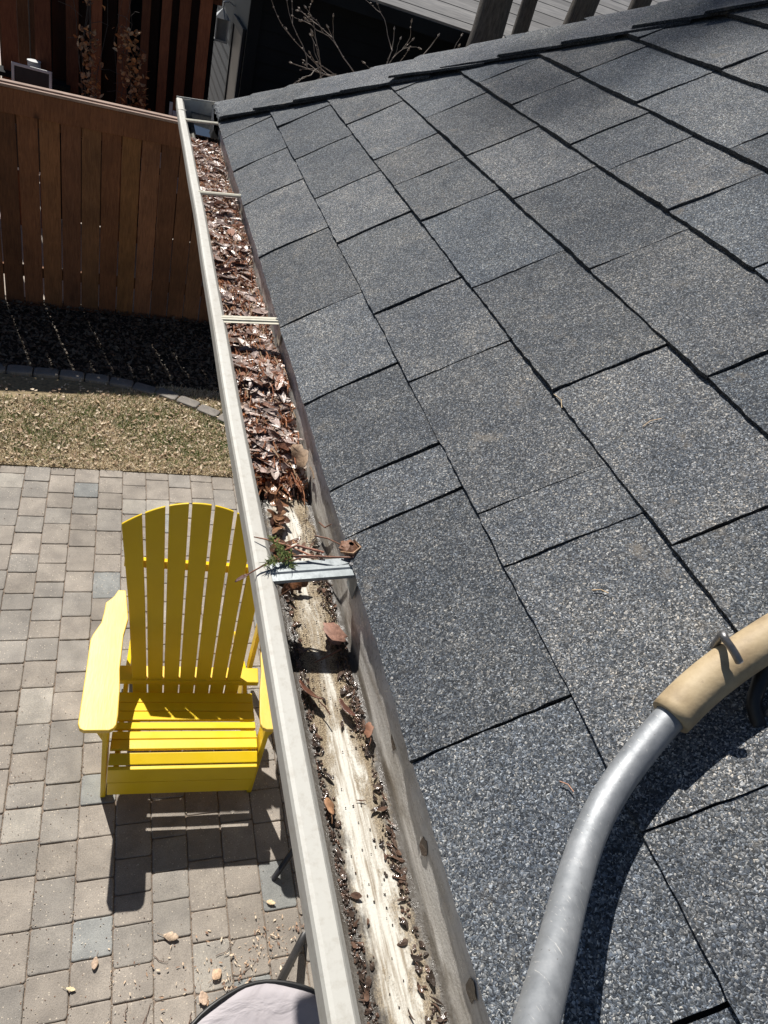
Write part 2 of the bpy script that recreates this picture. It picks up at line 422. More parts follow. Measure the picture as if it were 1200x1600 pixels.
# lawn
b = MB(); b.box((-6, 3.972, -0.10), (4, 5.06, 0.0)); struct(b.obj('lawn', M_turf))
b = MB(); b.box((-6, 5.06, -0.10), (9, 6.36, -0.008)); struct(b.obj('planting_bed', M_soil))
b = MB()
for _ in range(62000):
    x = U(-1.15, 1.15); y = U(3.975, 5.1)
    if y > 4.0 + .95 + .2 * math.sin(x * 2): continue
    gr = .5 + .5 * math.sin(x * 7.3 + 2.1 * math.sin(y * 6.1)) * math.sin(y * 8.3 + x * 2.7 + 1.5 * math.sin(x * 11))
    edge = min(1, (y - 3.975) / .22) * min(1, (5.0 - y) / .35)
    green = R_() < .48 * gr * edge + .03
    c = (U(.10, .19), U(.16, .24), U(.03, .07)) if green else random.choice(((.60, .49, .31), (.70, .59, .40), (.50, .39, .24), (.34, .23, .14), (.76, .66, .48)))
    h = U(.014, .04) if green else U(.004, .028); a = U(0, 2 * PI); w = U(.0016, .0036); ln = U(.01, .036)
    dx, dy = math.cos(a), math.sin(a)
    b.add([(x - dy * w, y + dx * w, 0.0), (x + dy * w, y - dx * w, 0.0), (x + dx * ln, y + dy * ln, h)], [(0, 1, 2)], c)
stuff(b.obj('grass', M_grass), 'patchy spring grass, straw coloured with green tufts', 'grass')
def leafcol(kind=0):
    if kind == 0: c = random.choice(((.62, .50, .36), (.50, .37, .24), (.68, .57, .42), (.36, .24, .15), (.45, .33, .22)))
    elif kind == 1: c = random.choice(((.33, .235, .20), (.44, .335, .29), (.21, .135, .11), (.52, .42, .37), (.30, .15, .09), (.15, .095, .08), (.60, .51, .45), (.38, .28, .235), (.5, .4, .34)))
    else: c = random.choice(((.07, .05, .04), (.045, .034, .028), (.10, .07, .055), (.13, .08, .058)))
    k = U(.95, 1.4) if kind == 1 else U(.75, 1.2); return tuple(v * k for v in c)
b = MB()
for _ in range(1500):
    x = U(-1.15, 1.1); y = 3.99 + U(0, 1.05) * (1 if R_() < .5 else U(.6, 1))
    b.leaf((x, y, U(.012, .026)), U(0, 6.3), U(-.5, .5), U(-.6, .6), U(.012, .058) if R_() < .3 else U(.01, .03), U(.006, .026), U(-1.5, 1.5), leafcol(0), U(-.5, .5), 3)
stuff(b.obj('lawn_leaf_litter', M_leaf), 'pale dry leaves and chips strewn over the lawn', 'leaf litter')
b = MB()
for _ in range(6500):
    x = U(-1.3, 1.3); y = U(5.12, 6.33)
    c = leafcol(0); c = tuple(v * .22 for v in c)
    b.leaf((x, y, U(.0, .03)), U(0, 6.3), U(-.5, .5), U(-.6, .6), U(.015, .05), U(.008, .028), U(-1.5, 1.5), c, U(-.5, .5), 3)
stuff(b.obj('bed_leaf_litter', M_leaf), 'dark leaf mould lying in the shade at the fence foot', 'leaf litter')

# stone edging between lawn and bed
path = [(-1.6, 5.06), (-1.2, 5.10), (-.83, 5.115), (-.38, 5.115), (-.1, 5.10), (.09, 5.065), (.39, 4.965), (.56, 4.87), (.73, 4.76), (.95, 4.6), (1.15, 4.42)]
def along(path, step):
    res = []; d = 0; segs = []
    for p, q in zip(path, path[1:]): L = math.hypot(q[0] - p[0], q[1] - p[1]); segs.append((d, L, p, q)); d += L
    t = 0
    while t < d:
        for (d0, L, p, q) in segs:
            if d0 <= t < d0 + L:
                u = (t - d0) / L; res.append((p[0] + (q[0] - p[0]) * u, p[1] + (q[1] - p[1]) * u, math.atan2(q[1] - p[1], q[0] - p[0])))
        t += step
    return res
stones = along(path, .183)
for i, (x, y, a) in enumerate(stones):
    if i < 4 or i > 15: continue
    b = MB(); n = 10; hw, hh = .0875, .055
    def rr(z, k):
        o = []
        for j in range(16):
            an = 2 * PI * j / 16 + PI / 16; cx = max(-1, min(1, 1.35 * math.cos(an))); cy = max(-1, min(1, 1.35 * math.sin(an)))
            o.append(((hw - k) * cx, (hh - k) * cy, z))
        return o
    rows = [rr(-.05, 0), rr(.018, 0), rr(.026, .004), rr(.029, .012)]
    k = U(.8, 1.1)
    for r in rows: r.append(r[0])
    b.grid(rows, (.30 * k, .28 * k, .26 * k)); o = len(b.v) - 17; b.f.append(tuple(o + j for j in range(16))); b.c.append((.30 * k, .28 * k, .26 * k))
    e = b.obj('edging_stone', M_paver); e.location = (x, y, U(-.004, .003)); e.rotation_euler = (U(-.03, .03), U(-.03, .03), a)
    ORD = ['leftmost', 'second', 'third', 'fourth', 'fifth', 'sixth', 'seventh', 'eighth', 'ninth', 'tenth', 'eleventh', 'twelfth']
    k_ = i - 4
    lab = 'grey edging stone, %s from the left in the curved row between lawn and shaded bed' % ORD[min(k_, 11)]
    tag(e, lab, 'edging stone', 'edging stones along the lawn')

# ------------------------------------------------------------------ near fence
FA = math.atan(.07)
fr = root('garden_fence', 'brown stained board fence with a capped top rail, standing behind the lawn', 'fence', (0, 6.285, -.055), FA)
x = -2.55
while x < 3.0:
    w = .140 + U(-.001, .001); gap = U(.006, .0115)
    k = U(.62, 1.4); b = MB(); top = 1.735
    b.box((x, 0.0, .05), (x + w, .018, top), (k, k * U(.90, 1.05), k * U(.8, 1.05)))
    o = b.obj('fence_board', M_fence, fr); o.rotation_euler = (0, 0, U(-.012, .012)) if 0 else (0, 0, 0)
    x += w + gap
b = MB(); b.box((-2.6, -.022, 1.575), (3.1, -.002, 1.745), (1.05, .95, .9)); b.obj('top_rail', M_fence, fr, bevel=.003)
b = MB(); b.box((-2.6, -.022, .0), (3.1, -.002, .055), (1, .95, .9)); b.obj('kick_board', M_fence, fr, bevel=.003)
b = MB(); b.box((-2.6, .020, .30), (3.1, .058, .39), (.9, .9, .9)); b.obj('back_rail', M_fence, fr, bevel=.003)
b = MB(); b.box((-2.6, .020, 1.50), (3.1, .058, 1.59), (.9, .9, .9)); b.obj('back_rail', M_fence, fr, bevel=.003)
b = MB(); b.box((-2.62, -.034, 1.748), (3.12, -.004, 1.768)); b.box((-2.62, .006, 1.748), (3.12, .062, 1.778)); b.obj('cap_rail', M_cap, fr, bevel=.004)
for px in (-1.13, 1.45):
    b = MB(); b.box((px - .055, .022, 0), (px + .055, .13, 1.80)); o = b.obj('fence_post', M_fence, fr, bevel=.004)
    b = MB(); b.box((px - .075, .0, 1.80), (px + .075, .15, 1.825)); q = b.obj('post_cap', M_cap, o, bevel=.005)

# ------------------------------------------------------------------ yard beyond the fence
b = MB(); b.box((-9, 6.362, -0.10), (9, 30, -0.02)); struct(b.obj('neighbour_yard', simple('sunlit_pale_ground', (.40, .35, .30), 0.95, 0.3, 60, bump=.5)))  # paled to give the fence gaps the brightness of sunlit ground
# slatted screen of tall boards
sr = root('slatted_screen', 'tall red-brown slatted wooden screen standing beyond the fence', 'screen', (0, 8.0, 0))
for (x0, x1, z1, dy) in ((-.79, -.66, 3.4, 0), (-.535, -.43, 3.4, .0), (-.325, -.235, 3.4, .02), (-.10, .0, 3.4, 0), (.10, .175, 3.4, .02), (.27, .355, 3.4, 0), (.425, .525, 3.4, .05), (.60, .71, 3.4, 0), (-1.06, -.93, 3.4, 0), (-1.32, -1.2, 3.4, 0)):
    k = U(.45, 1.15); b = MB(); b.box((x0, dy, -.02), (x1, dy + .04, z1), (k, k * .95, k * .9))
    b.obj('screen_board', M_screen, sr, bevel=.003)
for z in (1.05, 2.35):
    b = MB(); b.box((-1.4, .072, z), (.80, .11, z + .09), (.5, .5, .5)); b.obj('screen_rail', M_screen, sr)
for (x0, z0, z1) in ((-.6, .9, 3.0), (-.38, 1.2, 2.2), (.2, 1.0, 3.0), (.38, 1.1, 2.6), (.55, .8, 2.9), (-.17, .8, 3.0)):
    b = MB(); b.box((x0 - .055, .12, z0), (x0 + .055, .145, z1), (.10, .10, .10)); b.obj('rear_board', M_screen, sr)  # tinted near black so the gaps between front boards look dark
b = MB(); b.box((-.74, .30, 0), (.78, .33, 3.3), (.16, .16, .17)); b.obj('gap_dark_sheet', M_dark_sid, sr)  # added sheet, stops light showing through the gaps
# far board fence at the left
f2 = root('far_fence', 'dark board fence with bright gaps at the back of the neighbouring yard', 'fence', (-2.2, 9.6, 0))
x = -3.2
while x < 1.25:
    b = MB(); k = U(.5, .9); b.box((x, 0, 0), (x + .135, .02, 3.2), (k, k, k)); b.obj('fence_board', M_fence, f2); x += .135 + U(.012, .022)
for z in (.5, 2.05):
    b = MB(); b.box((-3.3, -.045, z), (1.3, -.002, z + .10), (.6, .6, .6)); b.obj('fence_rail', M_fence, f2)

# neighbour's house
hr = root('neighbour_house', 'dark low house with slate siding and a grey boarded roof behind the trees', 'house', (1.10, 8.0, 0))
b = MB(); b.box((0, 0, 0), (9, 6, 2.62)); b.obj('wall', M_dark_sid, hr)
b = MB()
for i in range(19):
    z = .12 + i * .135
    m = [(-.004, 0.0), (-.022, 0.0), (-.006, .133)]
    vs = [(-.003, 0.0, z), (-.024, 0.0, z), (-.005, 0.0, z + .13), (-.003, 6.0, z), (-.024, 6.0, z), (-.005, 6.0, z + .13)]
    b.add(vs, [(0, 1, 2), (5, 4, 3), (1, 4, 5, 2), (0, 3, 4, 1)], (1, 1, 1))
b.obj('side_siding', M_sidelt, hr)
b = MB()
for i in range(19):
    z = .12 + i * .135
    vs = [(0.0, -.003, z), (0.0, -.024, z), (0.0, -.005, z + .13), (9.0, -.003, z), (9.0, -.024, z), (9.0, -.005, z + .13)]
    b.add(vs, [(2, 1, 0), (3, 4, 5), (1, 2, 5, 4), (0, 1, 4, 3)], (1, 1, 1))
b.obj('front_siding', M_dark_sid, hr)
b = MB(); b.box((-.045, .35, 0.0), (-.027, 1.15, 2.12)); d = b.obj('side_door', M_black, hr)
b = MB(); b.box((-.060, .28, 0), (-.028, .348, 2.20)); b.box((-.060, 1.152, 0), (-.028, 1.22, 2.20)); b.box((-.060, .348, 2.123), (-.028, 1.152, 2.20)); b.obj('door_frame', M_sidelt, d, bevel=.003)
b = MB(); b.box((-.06, -.06, 0.0), (.05, -.026, 2.62)); b.obj('corner_trim', M_dark_sid, hr)
th = math.radians(16); b = MB()
for i in range(34):     # board by board up the roof
    d0 = i * .16; y0 = -.40 + d0 * math.cos(th); z0 = 2.80 + d0 * math.sin(th)
    k = U(.75, 1.15)
    mt = Matrix.Translation((0, y0, z0)) @ Matrix.Rotation(th, 4, 'X')
    b.box((-.45, 0, -.02 + .0), (9.3, .152, .0 + .004 * (i % 2)), (k, k, k), mt)
def mat_ngr():
    n = NT('grey_roof_boards'); g = n.noise(n.coord((1, 7, 7)), 6, 4)
    return n.out(n.mix(1.0, n.ramp(g, [(0.3, (.13, .13, .135)), (0.7, (.23, .225, .22))]), n.attr(), 'MULTIPLY'), 0.85)
b.obj('roof', mat_ngr(), hr)
b = MB(); b.box((-.40, -.385, 2.66), (9.25, -.36, 2.775)); b.box((-.40, -.358, 2.66), (9.25, .0, 2.68)); b.obj('fascia', M_dark_sid, hr)
# lantern on the side wall
lr = MB(); zc = 1.98; yl = 1.62; xl = -.13
lr.box((xl - .055, yl - .055, zc - .10), (xl + .055, yl + .055, zc + .10)); lo = lr.obj('wall_lantern', M_glass, hr)
lr = MB(); lr.box((xl - .075, yl - .075, zc - .125), (xl + .075, yl + .075, zc - .102))
lr.add([(xl - .085, yl - .085, zc + .102), (xl + .085, yl - .085, zc + .102), (xl + .085, yl + .085, zc + .102), (xl - .085, yl + .085, zc + .102), (xl, yl, zc + .20)], [(3, 2, 1, 0), (0, 1, 4), (1, 2, 4), (2, 3, 4), (3, 0, 4)])
for sx in (-1, 1):
    for sy in (-1, 1): lr.box((xl + sx * .062 - .007, yl + sy * .062 - .007, zc - .1015), (xl + sx * .062 + .007, yl + sy * .062 + .007, zc + .1015))
lr.tube([(xl, yl, zc + .20), (xl, yl, zc + .25), (xl + .05, yl, zc + .27), (xl + .13, yl, zc + .24)], .009, 6); lr.obj('lantern_frame', M_white, lo)

# climbing dead vines (hydrangea) on the screen
def vine(x, y, z0, z1, n, label, wid=.07):
    r = root('withered_climber', label, 'plant', (x, y, 0), 0, 'withered climbers on the slatted screen')
    b = MB()
    for k in range(4):
        p = Vector((U(-.04, .04), U(-.02, .02), 0)); pts = [p.copy()]
        for i in range(14): p = p + Vector((G(0, .022), G(0, .015), (z1 + .2) / 14)); pts.append(p.copy())
        b.tube(pts, [.006 * (1 - i / 18) for i in range(len(pts))], 5, (.5, .4, .3))
    for k in range(14):
        z = U(z0 - .5, z1 + .2); a = U(0, 6.3); L = U(.05, .22); p = Vector((U(-.05, .05), 0, z)); q = p + Vector((math.cos(a) * L, U(-.08, .04), U(-.02, .12)))
        b.tube([p, (p + q) / 2 + Vector((0, 0, .02)), q], .0022, 4, (.5, .4, .3))
    b.obj('stem', M_bark, r)
    b = MB()
    for k in range(n):
        z = z0 + (z1 - z0) * R_() ** .8; c = random.choice(((.42, .20, .08), (.52, .28, .13), (.30, .13, .055), (.58, .38, .22), (.20, .10, .05)))
        b.leaf((G(0, wid) + .04 * math.sin(z * 5), G(-.03, .03), z), U(0, 6.3), U(-1, 1), U(-1.3, 1.3), U(.03, .065), U(.02, .042), U(-1.5, 1.5), c, U(-.6, .6), 3)
    b.obj('foliage', M_leaf, r)
vine(-.33, 7.45, 1.1, 2.0, 230, 'thin withered climber with brown leaves, left one on the slatted screen', .04)
vine(.02, 7.40, 1.1, 2.08, 330, 'bushier withered climber with orange-brown leaves, middle of the screen', .055)
vine(-.31, 7.7, 2.1, 2.6, 70, 'high sprig of withered climber near the top edge of the screen', .04)

# odds and ends in the yard
def frame(name, label, cat, loc, rz, tilt, w, h, t, m, cols=1):
    r = root(name, label, cat, loc, rz); mt = Matrix.Rotation(tilt, 4, 'X'); b = MB()
    b.box((-w / 2, 0, 0), (w / 2, .025, t), m=mt); b.box((-w / 2, 0, h - t), (w / 2, .025, h), m=mt)
    b.box((-w / 2, 0, t), (-w / 2 + t, .025, h - t), m=mt); b.box((w / 2 - t, 0, t), (w / 2, .025, h - t), m=mt)
    b.obj('frame', m, r, bevel=.002)
    b = MB(); b.box((-w / 2 + t, .009, t), (w / 2 - t, .015, h - t), m=mt); b.obj('pane', M_black, r); return r
frame('cold_frame', 'white framed glazed panel leaning beyond the left of the fence', 'window panel', (-.79, 7.42, .72), -.08, -.15, .32, .86, .022, M_white)
r = root('paint_can', 'small white can standing behind the leaning white panel', 'can', (-.80, 7.95, 1.40))
b = MB(); b.tube([(0, 0, 0), (0, 0, .13)], .055, 20); b.obj('can_body', M_white, r, bevel=.003)
b = MB(); b.tube([(0, 0, .131), (0, 0, .138)], .058, 20); b.obj('lid', M_white, r)
r = root('potting_table', 'dark potting table beyond the fence on the left', 'table', (-.95, 8.15, 0))
b = MB(); b.box((-.5, -.24, 1.36), (.45, -.02, 1.395)); b.obj('tabletop', M_dark_sid, r)
for sx in (-.47, .38):
    for sy in (-.22, -.08):
        b = MB(); b.box((sx, sy, 0), (sx + .04, sy + .04, 1.358)); b.obj('leg', M_dark_sid, r)
def chairish(loc, rz, label):
    r = root('slatted_garden_seat', label, 'garden seat', loc, rz)
    for i in range(4):
        b = MB(); b.box((-.17, -.02 + i * .0, .95 + i * .085), (.17, .004, 1.0 + i * .085)); b.obj('back_slat', M_white, r, bevel=.004)
    b = MB(); b.box((-.19, -.40, .62), (.19, .0, .65)); b.obj('seat', M_white, r, bevel=.004)
    for sx in (-.20, .17):
        for sy in (-.38, .005):
            b = MB(); b.box((sx, sy, 0), (sx + .028, sy + .028, .618 if sy < 0 else 1.32)); b.obj('leg', M_white, r, bevel=.003)
chairish((.585, 7.75, .20), .1, 'white slatted garden seat behind the screen, near the gutter end')
r = root('storage_tub', 'pale plastic tub between the climber and the white seat', 'tub', (.27, 7.55, .98))
b = MB(); b.tube([(0, 0, 0), (0, 0, .30)], [.085, .11], 16); b.obj('tub_body', M_white, r, smooth=False)
b = MB(); b.tube([(0, 0, .301), (0, 0, .315)], .117, 16); b.obj('rim', M_white, r)
r = root('storage_shelf', 'dark shelf unit carrying the pale tub beyond the fence', 'shelf', (.42, 7.55, 0))
for z in (.4, .94):
    b = MB(); b.box((-.32, -.14, z), (.05, .14, z + .035)); b.obj('shelf_board', M_dark_sid, r)
for sx in (-.32, .01):
    b = MB(); b.box((sx, .141, 0), (sx + .04, .18, .98)); b.obj('upright', M_dark_sid, r)

# trees
def branch(b, p, d, L, r, depth, up=.15, spread=.55, kink=.12, n=5):
    pts = [p.copy()]; rr = [r]; q = p.copy(); dd = d.normalized()
    for i in range(n):
        dd = (dd + Vector((G(0, kink), G(0, kink), G(up * .15, kink * .6)))).normalized()
        q = q + dd * (L / n); pts.append(q.copy()); rr.append(r * (1 - .55 * (i + 1) / n))
    b.tube(pts, rr, 10 if r > .05 else 7 if r > .012 else 4, (1, 1, 1), cap=r > .03)
    if depth > 0:
        for k in range(random.randint(2, 4) if depth > 1 else random.randint(2, 5)):
            i = random.randint(max(1, n // 3), n); s = rr[i] * U(.45, .75)
            nd = (dd + Vector((G(0, spread), G(0, spread), G(up, spread * .6)))).normalized()
            branch(b, pts[i], nd, L * U(.5, .8), s, depth - 1, up, spread, kink, n)
def tree(x, y, h, r, label, lean=(0, 0), nb=6, seed=1, limbs=()):
    random.seed(seed)
    t = root('bare_tree', label, 'tree', (x, y, 0), 0, 'bare trees beyond the fence')
    b = MB(); pts = []; rr = []
    for i in range(11):
        u = i / 10; pts.append(Vector((lean[0] * u + G(0, .02) * (i > 0), lean[1] * u + G(0, .02) * (i > 0), -.02 + h * u))); rr.append(r * (1.25 - .25 * min(1, u * 8)) * (1 - .6 * u))
    b.tube(pts, rr, 14); b.obj('trunk', M_bark, t, smooth=True)
    b = MB()
    for k in range(nb):
        i = random.randint(5, 10); a = U(0, 6.3)
        branch(b, pts[i], Vector((math.cos(a), math.sin(a), U(.3, .9))), h * U(.18, .3), rr[i] * .5, 2)
    for (i, v, L, rl) in limbs: branch(b, pts[i], Vector(v), L, rl, 3, .05, .6, .10, 6)
    b.obj('crown', M_bark, t, smooth=True)
tree(3.08, 7.35, 9.5, .19, 'thick bare trunk, leftmost of those rising behind the roof hip', (.3, .4), 6, 3)
tree(3.60, 7.72, 9, .10, 'slender bare trunk standing close behind the thick left one', (.2, .3), 5, 4)
tree(3.93, 7.40, 9.5, .16, 'dark bare trunk, middle one behind the roof hip', (.4, .2), 6, 5)
tree(4.72, 7.60, 9, .13, 'bare trunk rising at the right, nearly hidden by the roof hip', (.4, .3), 5, 6)
random.seed(77)
r = root('tall_conifer', 'tall open conifer far behind the slatted screen whose top dapples the upper roof', 'tree', (-1.55, 13.6, 0))
b = MB(); b.tube([(0, 0, -.1), (.05, 0, 7), (0, .05, 14), (-.45, 0, 18), (-.6, 0, 24.5)], [.24, .19, .10, .06, .02], 12); b.obj('trunk', M_bark, r, smooth=True)
b = MB(); lf = MB()
for k in range(22):
    z = 18.1 + 2.3 * k / 21; a = k * 2.4 + U(-.3, .3); L = U(.6, 1.05)
    p = Vector((-.5, 0, z)); d = Vector((math.cos(a), math.sin(a), U(-.15, .2))); q = p + d * L
    b.tube([p, p + d * L * .5 + Vector((0, 0, .05)), q], [.022, .014, .006], 5)
    for _ in range(int(17 * L)):
        u = R_() ** .7; c_ = p + d * L * u + Vector((G(0, .07), G(0, .07), G(-.03, .05)))
        for _2 in range(3): lf.leaf(c_ + Vector((G(0, .05), G(0, .05), G(0, .04))), U(0, 6.3), U(-.7, .7), U(-.7, .7), U(.08, .15), U(.03, .065), U(-.6, .6), (.05, .085, .035), 0, 2)
b.obj('branches', M_bark, r); lf.obj('crown', M_leaf, r)
random.seed(21)
# bare shrub with knobbly twigs
r = root('bare_shrub', 'leafless shrub with pale knobbly twigs in front of the dark house', 'shrub', (2.15, 7.0, 0))
b = MB(); bud = b
def twig(p, d, L, rad, depth):
    pts = [p.copy()]; dd = d.normalized(); q = p.copy(); n = 6
    for i in range(n):
        dd = (dd + Vector((G(0, .16), G(0, .12), G(0, .16)))).normalized(); q = q + dd * L / n; pts.append(q.copy())
    b.tube(pts, [rad * (1 - .55 * i / n) for i in range(n + 1)], 6, (1, 1, 1))
    for q in pts[2:]:
        if R_() < .5: o = Vector((G(0, .006), G(0, .006), .008)); bud.tube([q, q + o * .5, q + o], [.004, .007, .003], 5)
    bud.tube([pts[-1], pts[-1] + dd * .012, pts[-1] + dd * .03], [.004, .009, .003], 5)
    if depth:
        for k in range(random.randint(1, 3)):
            i = random.randint(1, n - 1); twig(pts[i], (dd + Vector((G(0, .6), G(0, .5), G(0, .6)))), L * U(.45, .75), rad * .65, depth - 1)
for k in range(5):
    a = U(0, 6.3); base = Vector((math.cos(a) * .08, math.sin(a) * .06, 0))
    b.tube([base, base * 2 + Vector((0, 0, .9)), base * 3 + Vector((0, 0, 1.7)), base * 4 + Vector((0, 0, 2.25))], [.016, .013, .011, .009], 7)
for (p, d, L, rr_) in (((-.1, 0, 2.0), (-1, -.1, .35), .75, .0075), ((-.1, .05, 2.05), (-.7, 0, .75), .6, .007), ((.1, .05, 2.1), (.8, 0, .7), .85, .0075), ((0, -.05, 2.2), (-.3, 0, 1), .5, .006),
                    ((-.3, 0, 2.0), (-1, .1, .1), .45, .006), ((-.2, 0, 2.2), (-.5, 0, .5), .5, .006), ((.2, 0, 2.2), (.5, 0, .5), .6, .006), ((-.05, 0, 2.1), (-.9, 0, .5), .8, .007), ((.15, 0, 2.2), (.2, 0, .9), .6, .006), ((.3, 0, 2.3), (.9, 0, .45), .7, .006), ((.3, 0, 2.2), (1, .1, .65), .8, .006)):
    twig(Vector(p), Vector(d), L, rr_, 2)
b.obj('stem', M_twig, r, smooth=True)

# ------------------------------------------------------------------ adirondack chair
random.seed(5)
ch = root('adirondack_chair', 'bright yellow wooden Adirondack chair facing away from the lawn on the patio', 'chair', (.3382, 1.603, 0.0), math.radians(-4.8))
# back slats, fanned; coordinates (x, t) in the reclined plane
b0 = Vector((0, .355, .28)); bt = Vector((0, .753, 1.133)) - b0; bt.normalize(); bn = Vector((0, -bt.z, bt.y))
def BP(x, t, d=0): return b0 + Vector((x, 0, 0)) + bt * t + bn * d
xb = [-.240, -.178, -.172, -.109, -.103, -.039, -.033, .031, .037, .101, .107, .170, .176, .238]
xt = [-.354, -.274, -.262, -.180, -.165, -.0815, -.068, .0165, .032, .116, .132, .213, .227, .306]
def arc(x): return .945 - .60 + math.sqrt(max(0, .60 ** 2 - (x + .024) ** 2)) if 0 else .945 - (x + .024) ** 2 * 1.14
for i in range(7):
    xl0, xl1, xr0, xr1 = xb[2 * i], xt[2 * i], xb[2 * i + 1], xt[2 * i + 1]
    fr_, bk = [], []
    pts = [(xl0, -.03), (xr0, -.03)]
    N = 6
    topp = [(xl1 + (xr1 - xl1) * j / N, 0) for j in range(N, -1, -1)]
    pts += [(xr0 + (xr1 - xr0) * .5, .45)] + [(x, arc(x)) for x, _ in topp] + [(xl0 + (xl1 - xl0) * .5, .45)]
    b = MB(); n = len(pts)
    vs = [BP(x, t, 0) for x, t in pts] + [BP(x, t, -.018) for x, t in pts]
    b.add(vs, [tuple(range(n)), tuple(range(2 * n - 1, n - 1, -1))] + [((k + 1) % n, k, n + k, n + (k + 1) % n) for k in range(n)])
    b.obj('back_slat', M_yellow, ch, bevel=.0035)
def backbar(x0, x1, t0, t1, d0, d1, nm):
    b = MB(); vs = [BP(x, t, -d) for x in (x0, x1) for t in (t0, t1) for d in (d0, d1)]
    b.add(vs, [(0, 1, 3, 2), (4, 6, 7, 5), (0, 4, 5, 1), (2, 3, 7, 6), (0, 2, 6, 4), (1, 5, 7, 3)]); return b.obj(nm, M_yellow, ch, bevel=.003)
backbar(-.330, .285, .618, .654, .0185, .060, 'back_rail')
b = MB()   # lower, curved back rail resting on the side rails
b.box((-.335, .374, .315), (.335, .460, .345)); b.obj('back_rail', M_yellow, ch, bevel=.004)
# seat slats
prof = [(-.064, .352), (-.060, .366), (.001, .386), (.054, .379), (.111, .365), (.165, .350), (.221, .334), (.277, .318), (.345, .300)]
for (p, q) in zip(prof[1:], prof[2:]):
    y0, z0 = p; y1, z1 = q; g = .002; g2 = .0135 if q[0] in (.001, .111, .165) else .003
    L = math.hypot(y1 - y0, z1 - z0); a = math.atan2(z1 - z0, y1 - y0)
    mt = Matrix.Translation((0, y0, z0)) @ Matrix.Rotation(a, 4, 'X')
    b = MB(); b.box((-.308, g, -.014), (.308, L - g2, 0), m=mt); b.obj('seat_slat', M_yellow, ch, bevel=.003)
b = MB(); b.box((-.308, -.077, .255), (.308, -.0585, .360)); b.obj('front_apron', M_yellow, ch, bevel=.003)
b = MB(); b.box((-.306, -.0765, .150), (.306, -.0585, .252)); b.obj('front_apron', M_yellow, ch, bevel=.003)
for s in (-1, 1):
    # rear leg / seat rail: long shaped plank from the front down to the ground behind
    pl = [(-.055, .17), (-.055, .335), (.0, .362), (.10, .343), (.35, .275), (.46, .30), (.52, .27), (.95, .02), (.95, .0), (.86, .0), (.42, .13), (.05, .20)]
    b = MB(); x0 = s * .268; x1 = s * .288
    vs = [(x0, y, z) for y, z in pl] + [(x1, y, z) for y, z in pl]; n = len(pl)
    b.add(vs, [tuple(range(n)), tuple(range(2 * n - 1, n - 1, -1))] + [((k + 1) % n, k, n + k, n + (k + 1) % n) for k in range(n)]); b.obj('rear_leg', M_yellow, ch, bevel=.003)
    b = MB(); xa, xb_ = sorted((s * .3165, s * .3385)); b.box((xa, -.012, 0), (xb_, .088, .580)); b.obj('front_leg', M_yellow, ch, bevel=.004)
    b = MB(); pr_ = [(0, .579), (.06 * s, .579), (0, .42)]; vs = [(s * .340 + u, y, z) for y in (.02, .045) for u, z in pr_]
    b.add(vs, [(0, 1, 2), (5, 4, 3), (0, 3, 4, 1), (1, 4, 5, 2), (2, 5, 3, 0)]); b.obj('arm_bracket', M_yellow, ch, bevel=.002)
    xa, xb_ = sorted((s * .318, s * .338)); b = MB(); b.box((xa, .585, .12), (xb_, .655, .580)); b.obj('rear_post', M_yellow, ch, bevel=.003)
    outl = [(.352, .699), (.318, .699), (.292, .529), (.303, .433), (.301, .251), (.291, .158), (.285, .03), (.287, -.015), (.296, -.032), (.312, -.041), (.405, -.041), (.421, -.032), (.430, -.010), (.433, .228), (.437, .40), (.430, .432), (.404, .500), (.399, .56), (.398, .618), (.380, .640), (.366, .66)]
    outl = [(x * s, y) for x, y in outl]
    if s > 0: outl = outl[::-1]
    b = MB(); b.prism(outl, .581, .603); b.obj('arm', M_yarm, ch, bevel=.004)


# ------------------------------------------------------------------ round folding seat + black stand under the eave
sc_ = root('round_folding_seat', 'round mauve fabric folding seat with black piping at the bottom edge', 'folding seat', (.545, .355, 0))
b = MB(); rows = []
for i in range(9):
    rad = .345 * i / 8; rows.append([(rad * math.cos(a), rad * math.sin(a), .30 - .03 * (1 - (i / 8) ** 2) + .006 * math.sin(a * 5 + i) * (i / 8) * (1 - i / 8) * 3) for a in [2 * PI * j / 56 for j in range(57)]])
b.grid(rows); rows2 = []
b.obj('seat_fabric', M_fabric, sc_, smooth=True, solid=.004)
b = MB(); b.tube([(.350 * math.cos(a) * (1 + .006 * math.sin(a * 9)), .350 * math.sin(a) * (1 + .006 * math.sin(a * 9)), .30 + .004 * math.sin(a * 7)) for a in [2 * PI * j / 64 for j in range(65)]], .008, 8, cap=False); b.obj('piping', M_black, sc_, smooth=True)
for (p, q) in (((.086, .336, .290), (.277, .557, .0)), ((-.10, .28, .262), (-.30, -.40, .0)), ((-.20, -.24, .262), (.25, -.35, .0)), ((.24, .20, .292), (.30, .50, .0))):
    if p == (.24, .20, .292): continue
    b = MB(); b.tube([p, ((p[0] + q[0]) / 2, (p[1] + q[1]) / 2, .15), q], .016, 10); b.obj('leg', M_rod, sc_, smooth=True)
fs = root('folded_stand', 'thin black metal stand leaning under the gutter to the right of the yellow chair', 'stand', (.728, 1.16, 0))
for (p, q) in (((0, 0, 0), (.16, .107, .40)), ((.22, -.02, 0), (.16, .107, .40)), ((.21, .33, 0), (.16, .107, .40))):
    b = MB(); b.tube([p, q], .013, 10); b.obj('leg', M_rod, fs, smooth=True)
b = MB(); b.tube([(.16, .107, .385), (.163, .107, .43)], .018, 12); b.obj('hinge', M_black, fs)

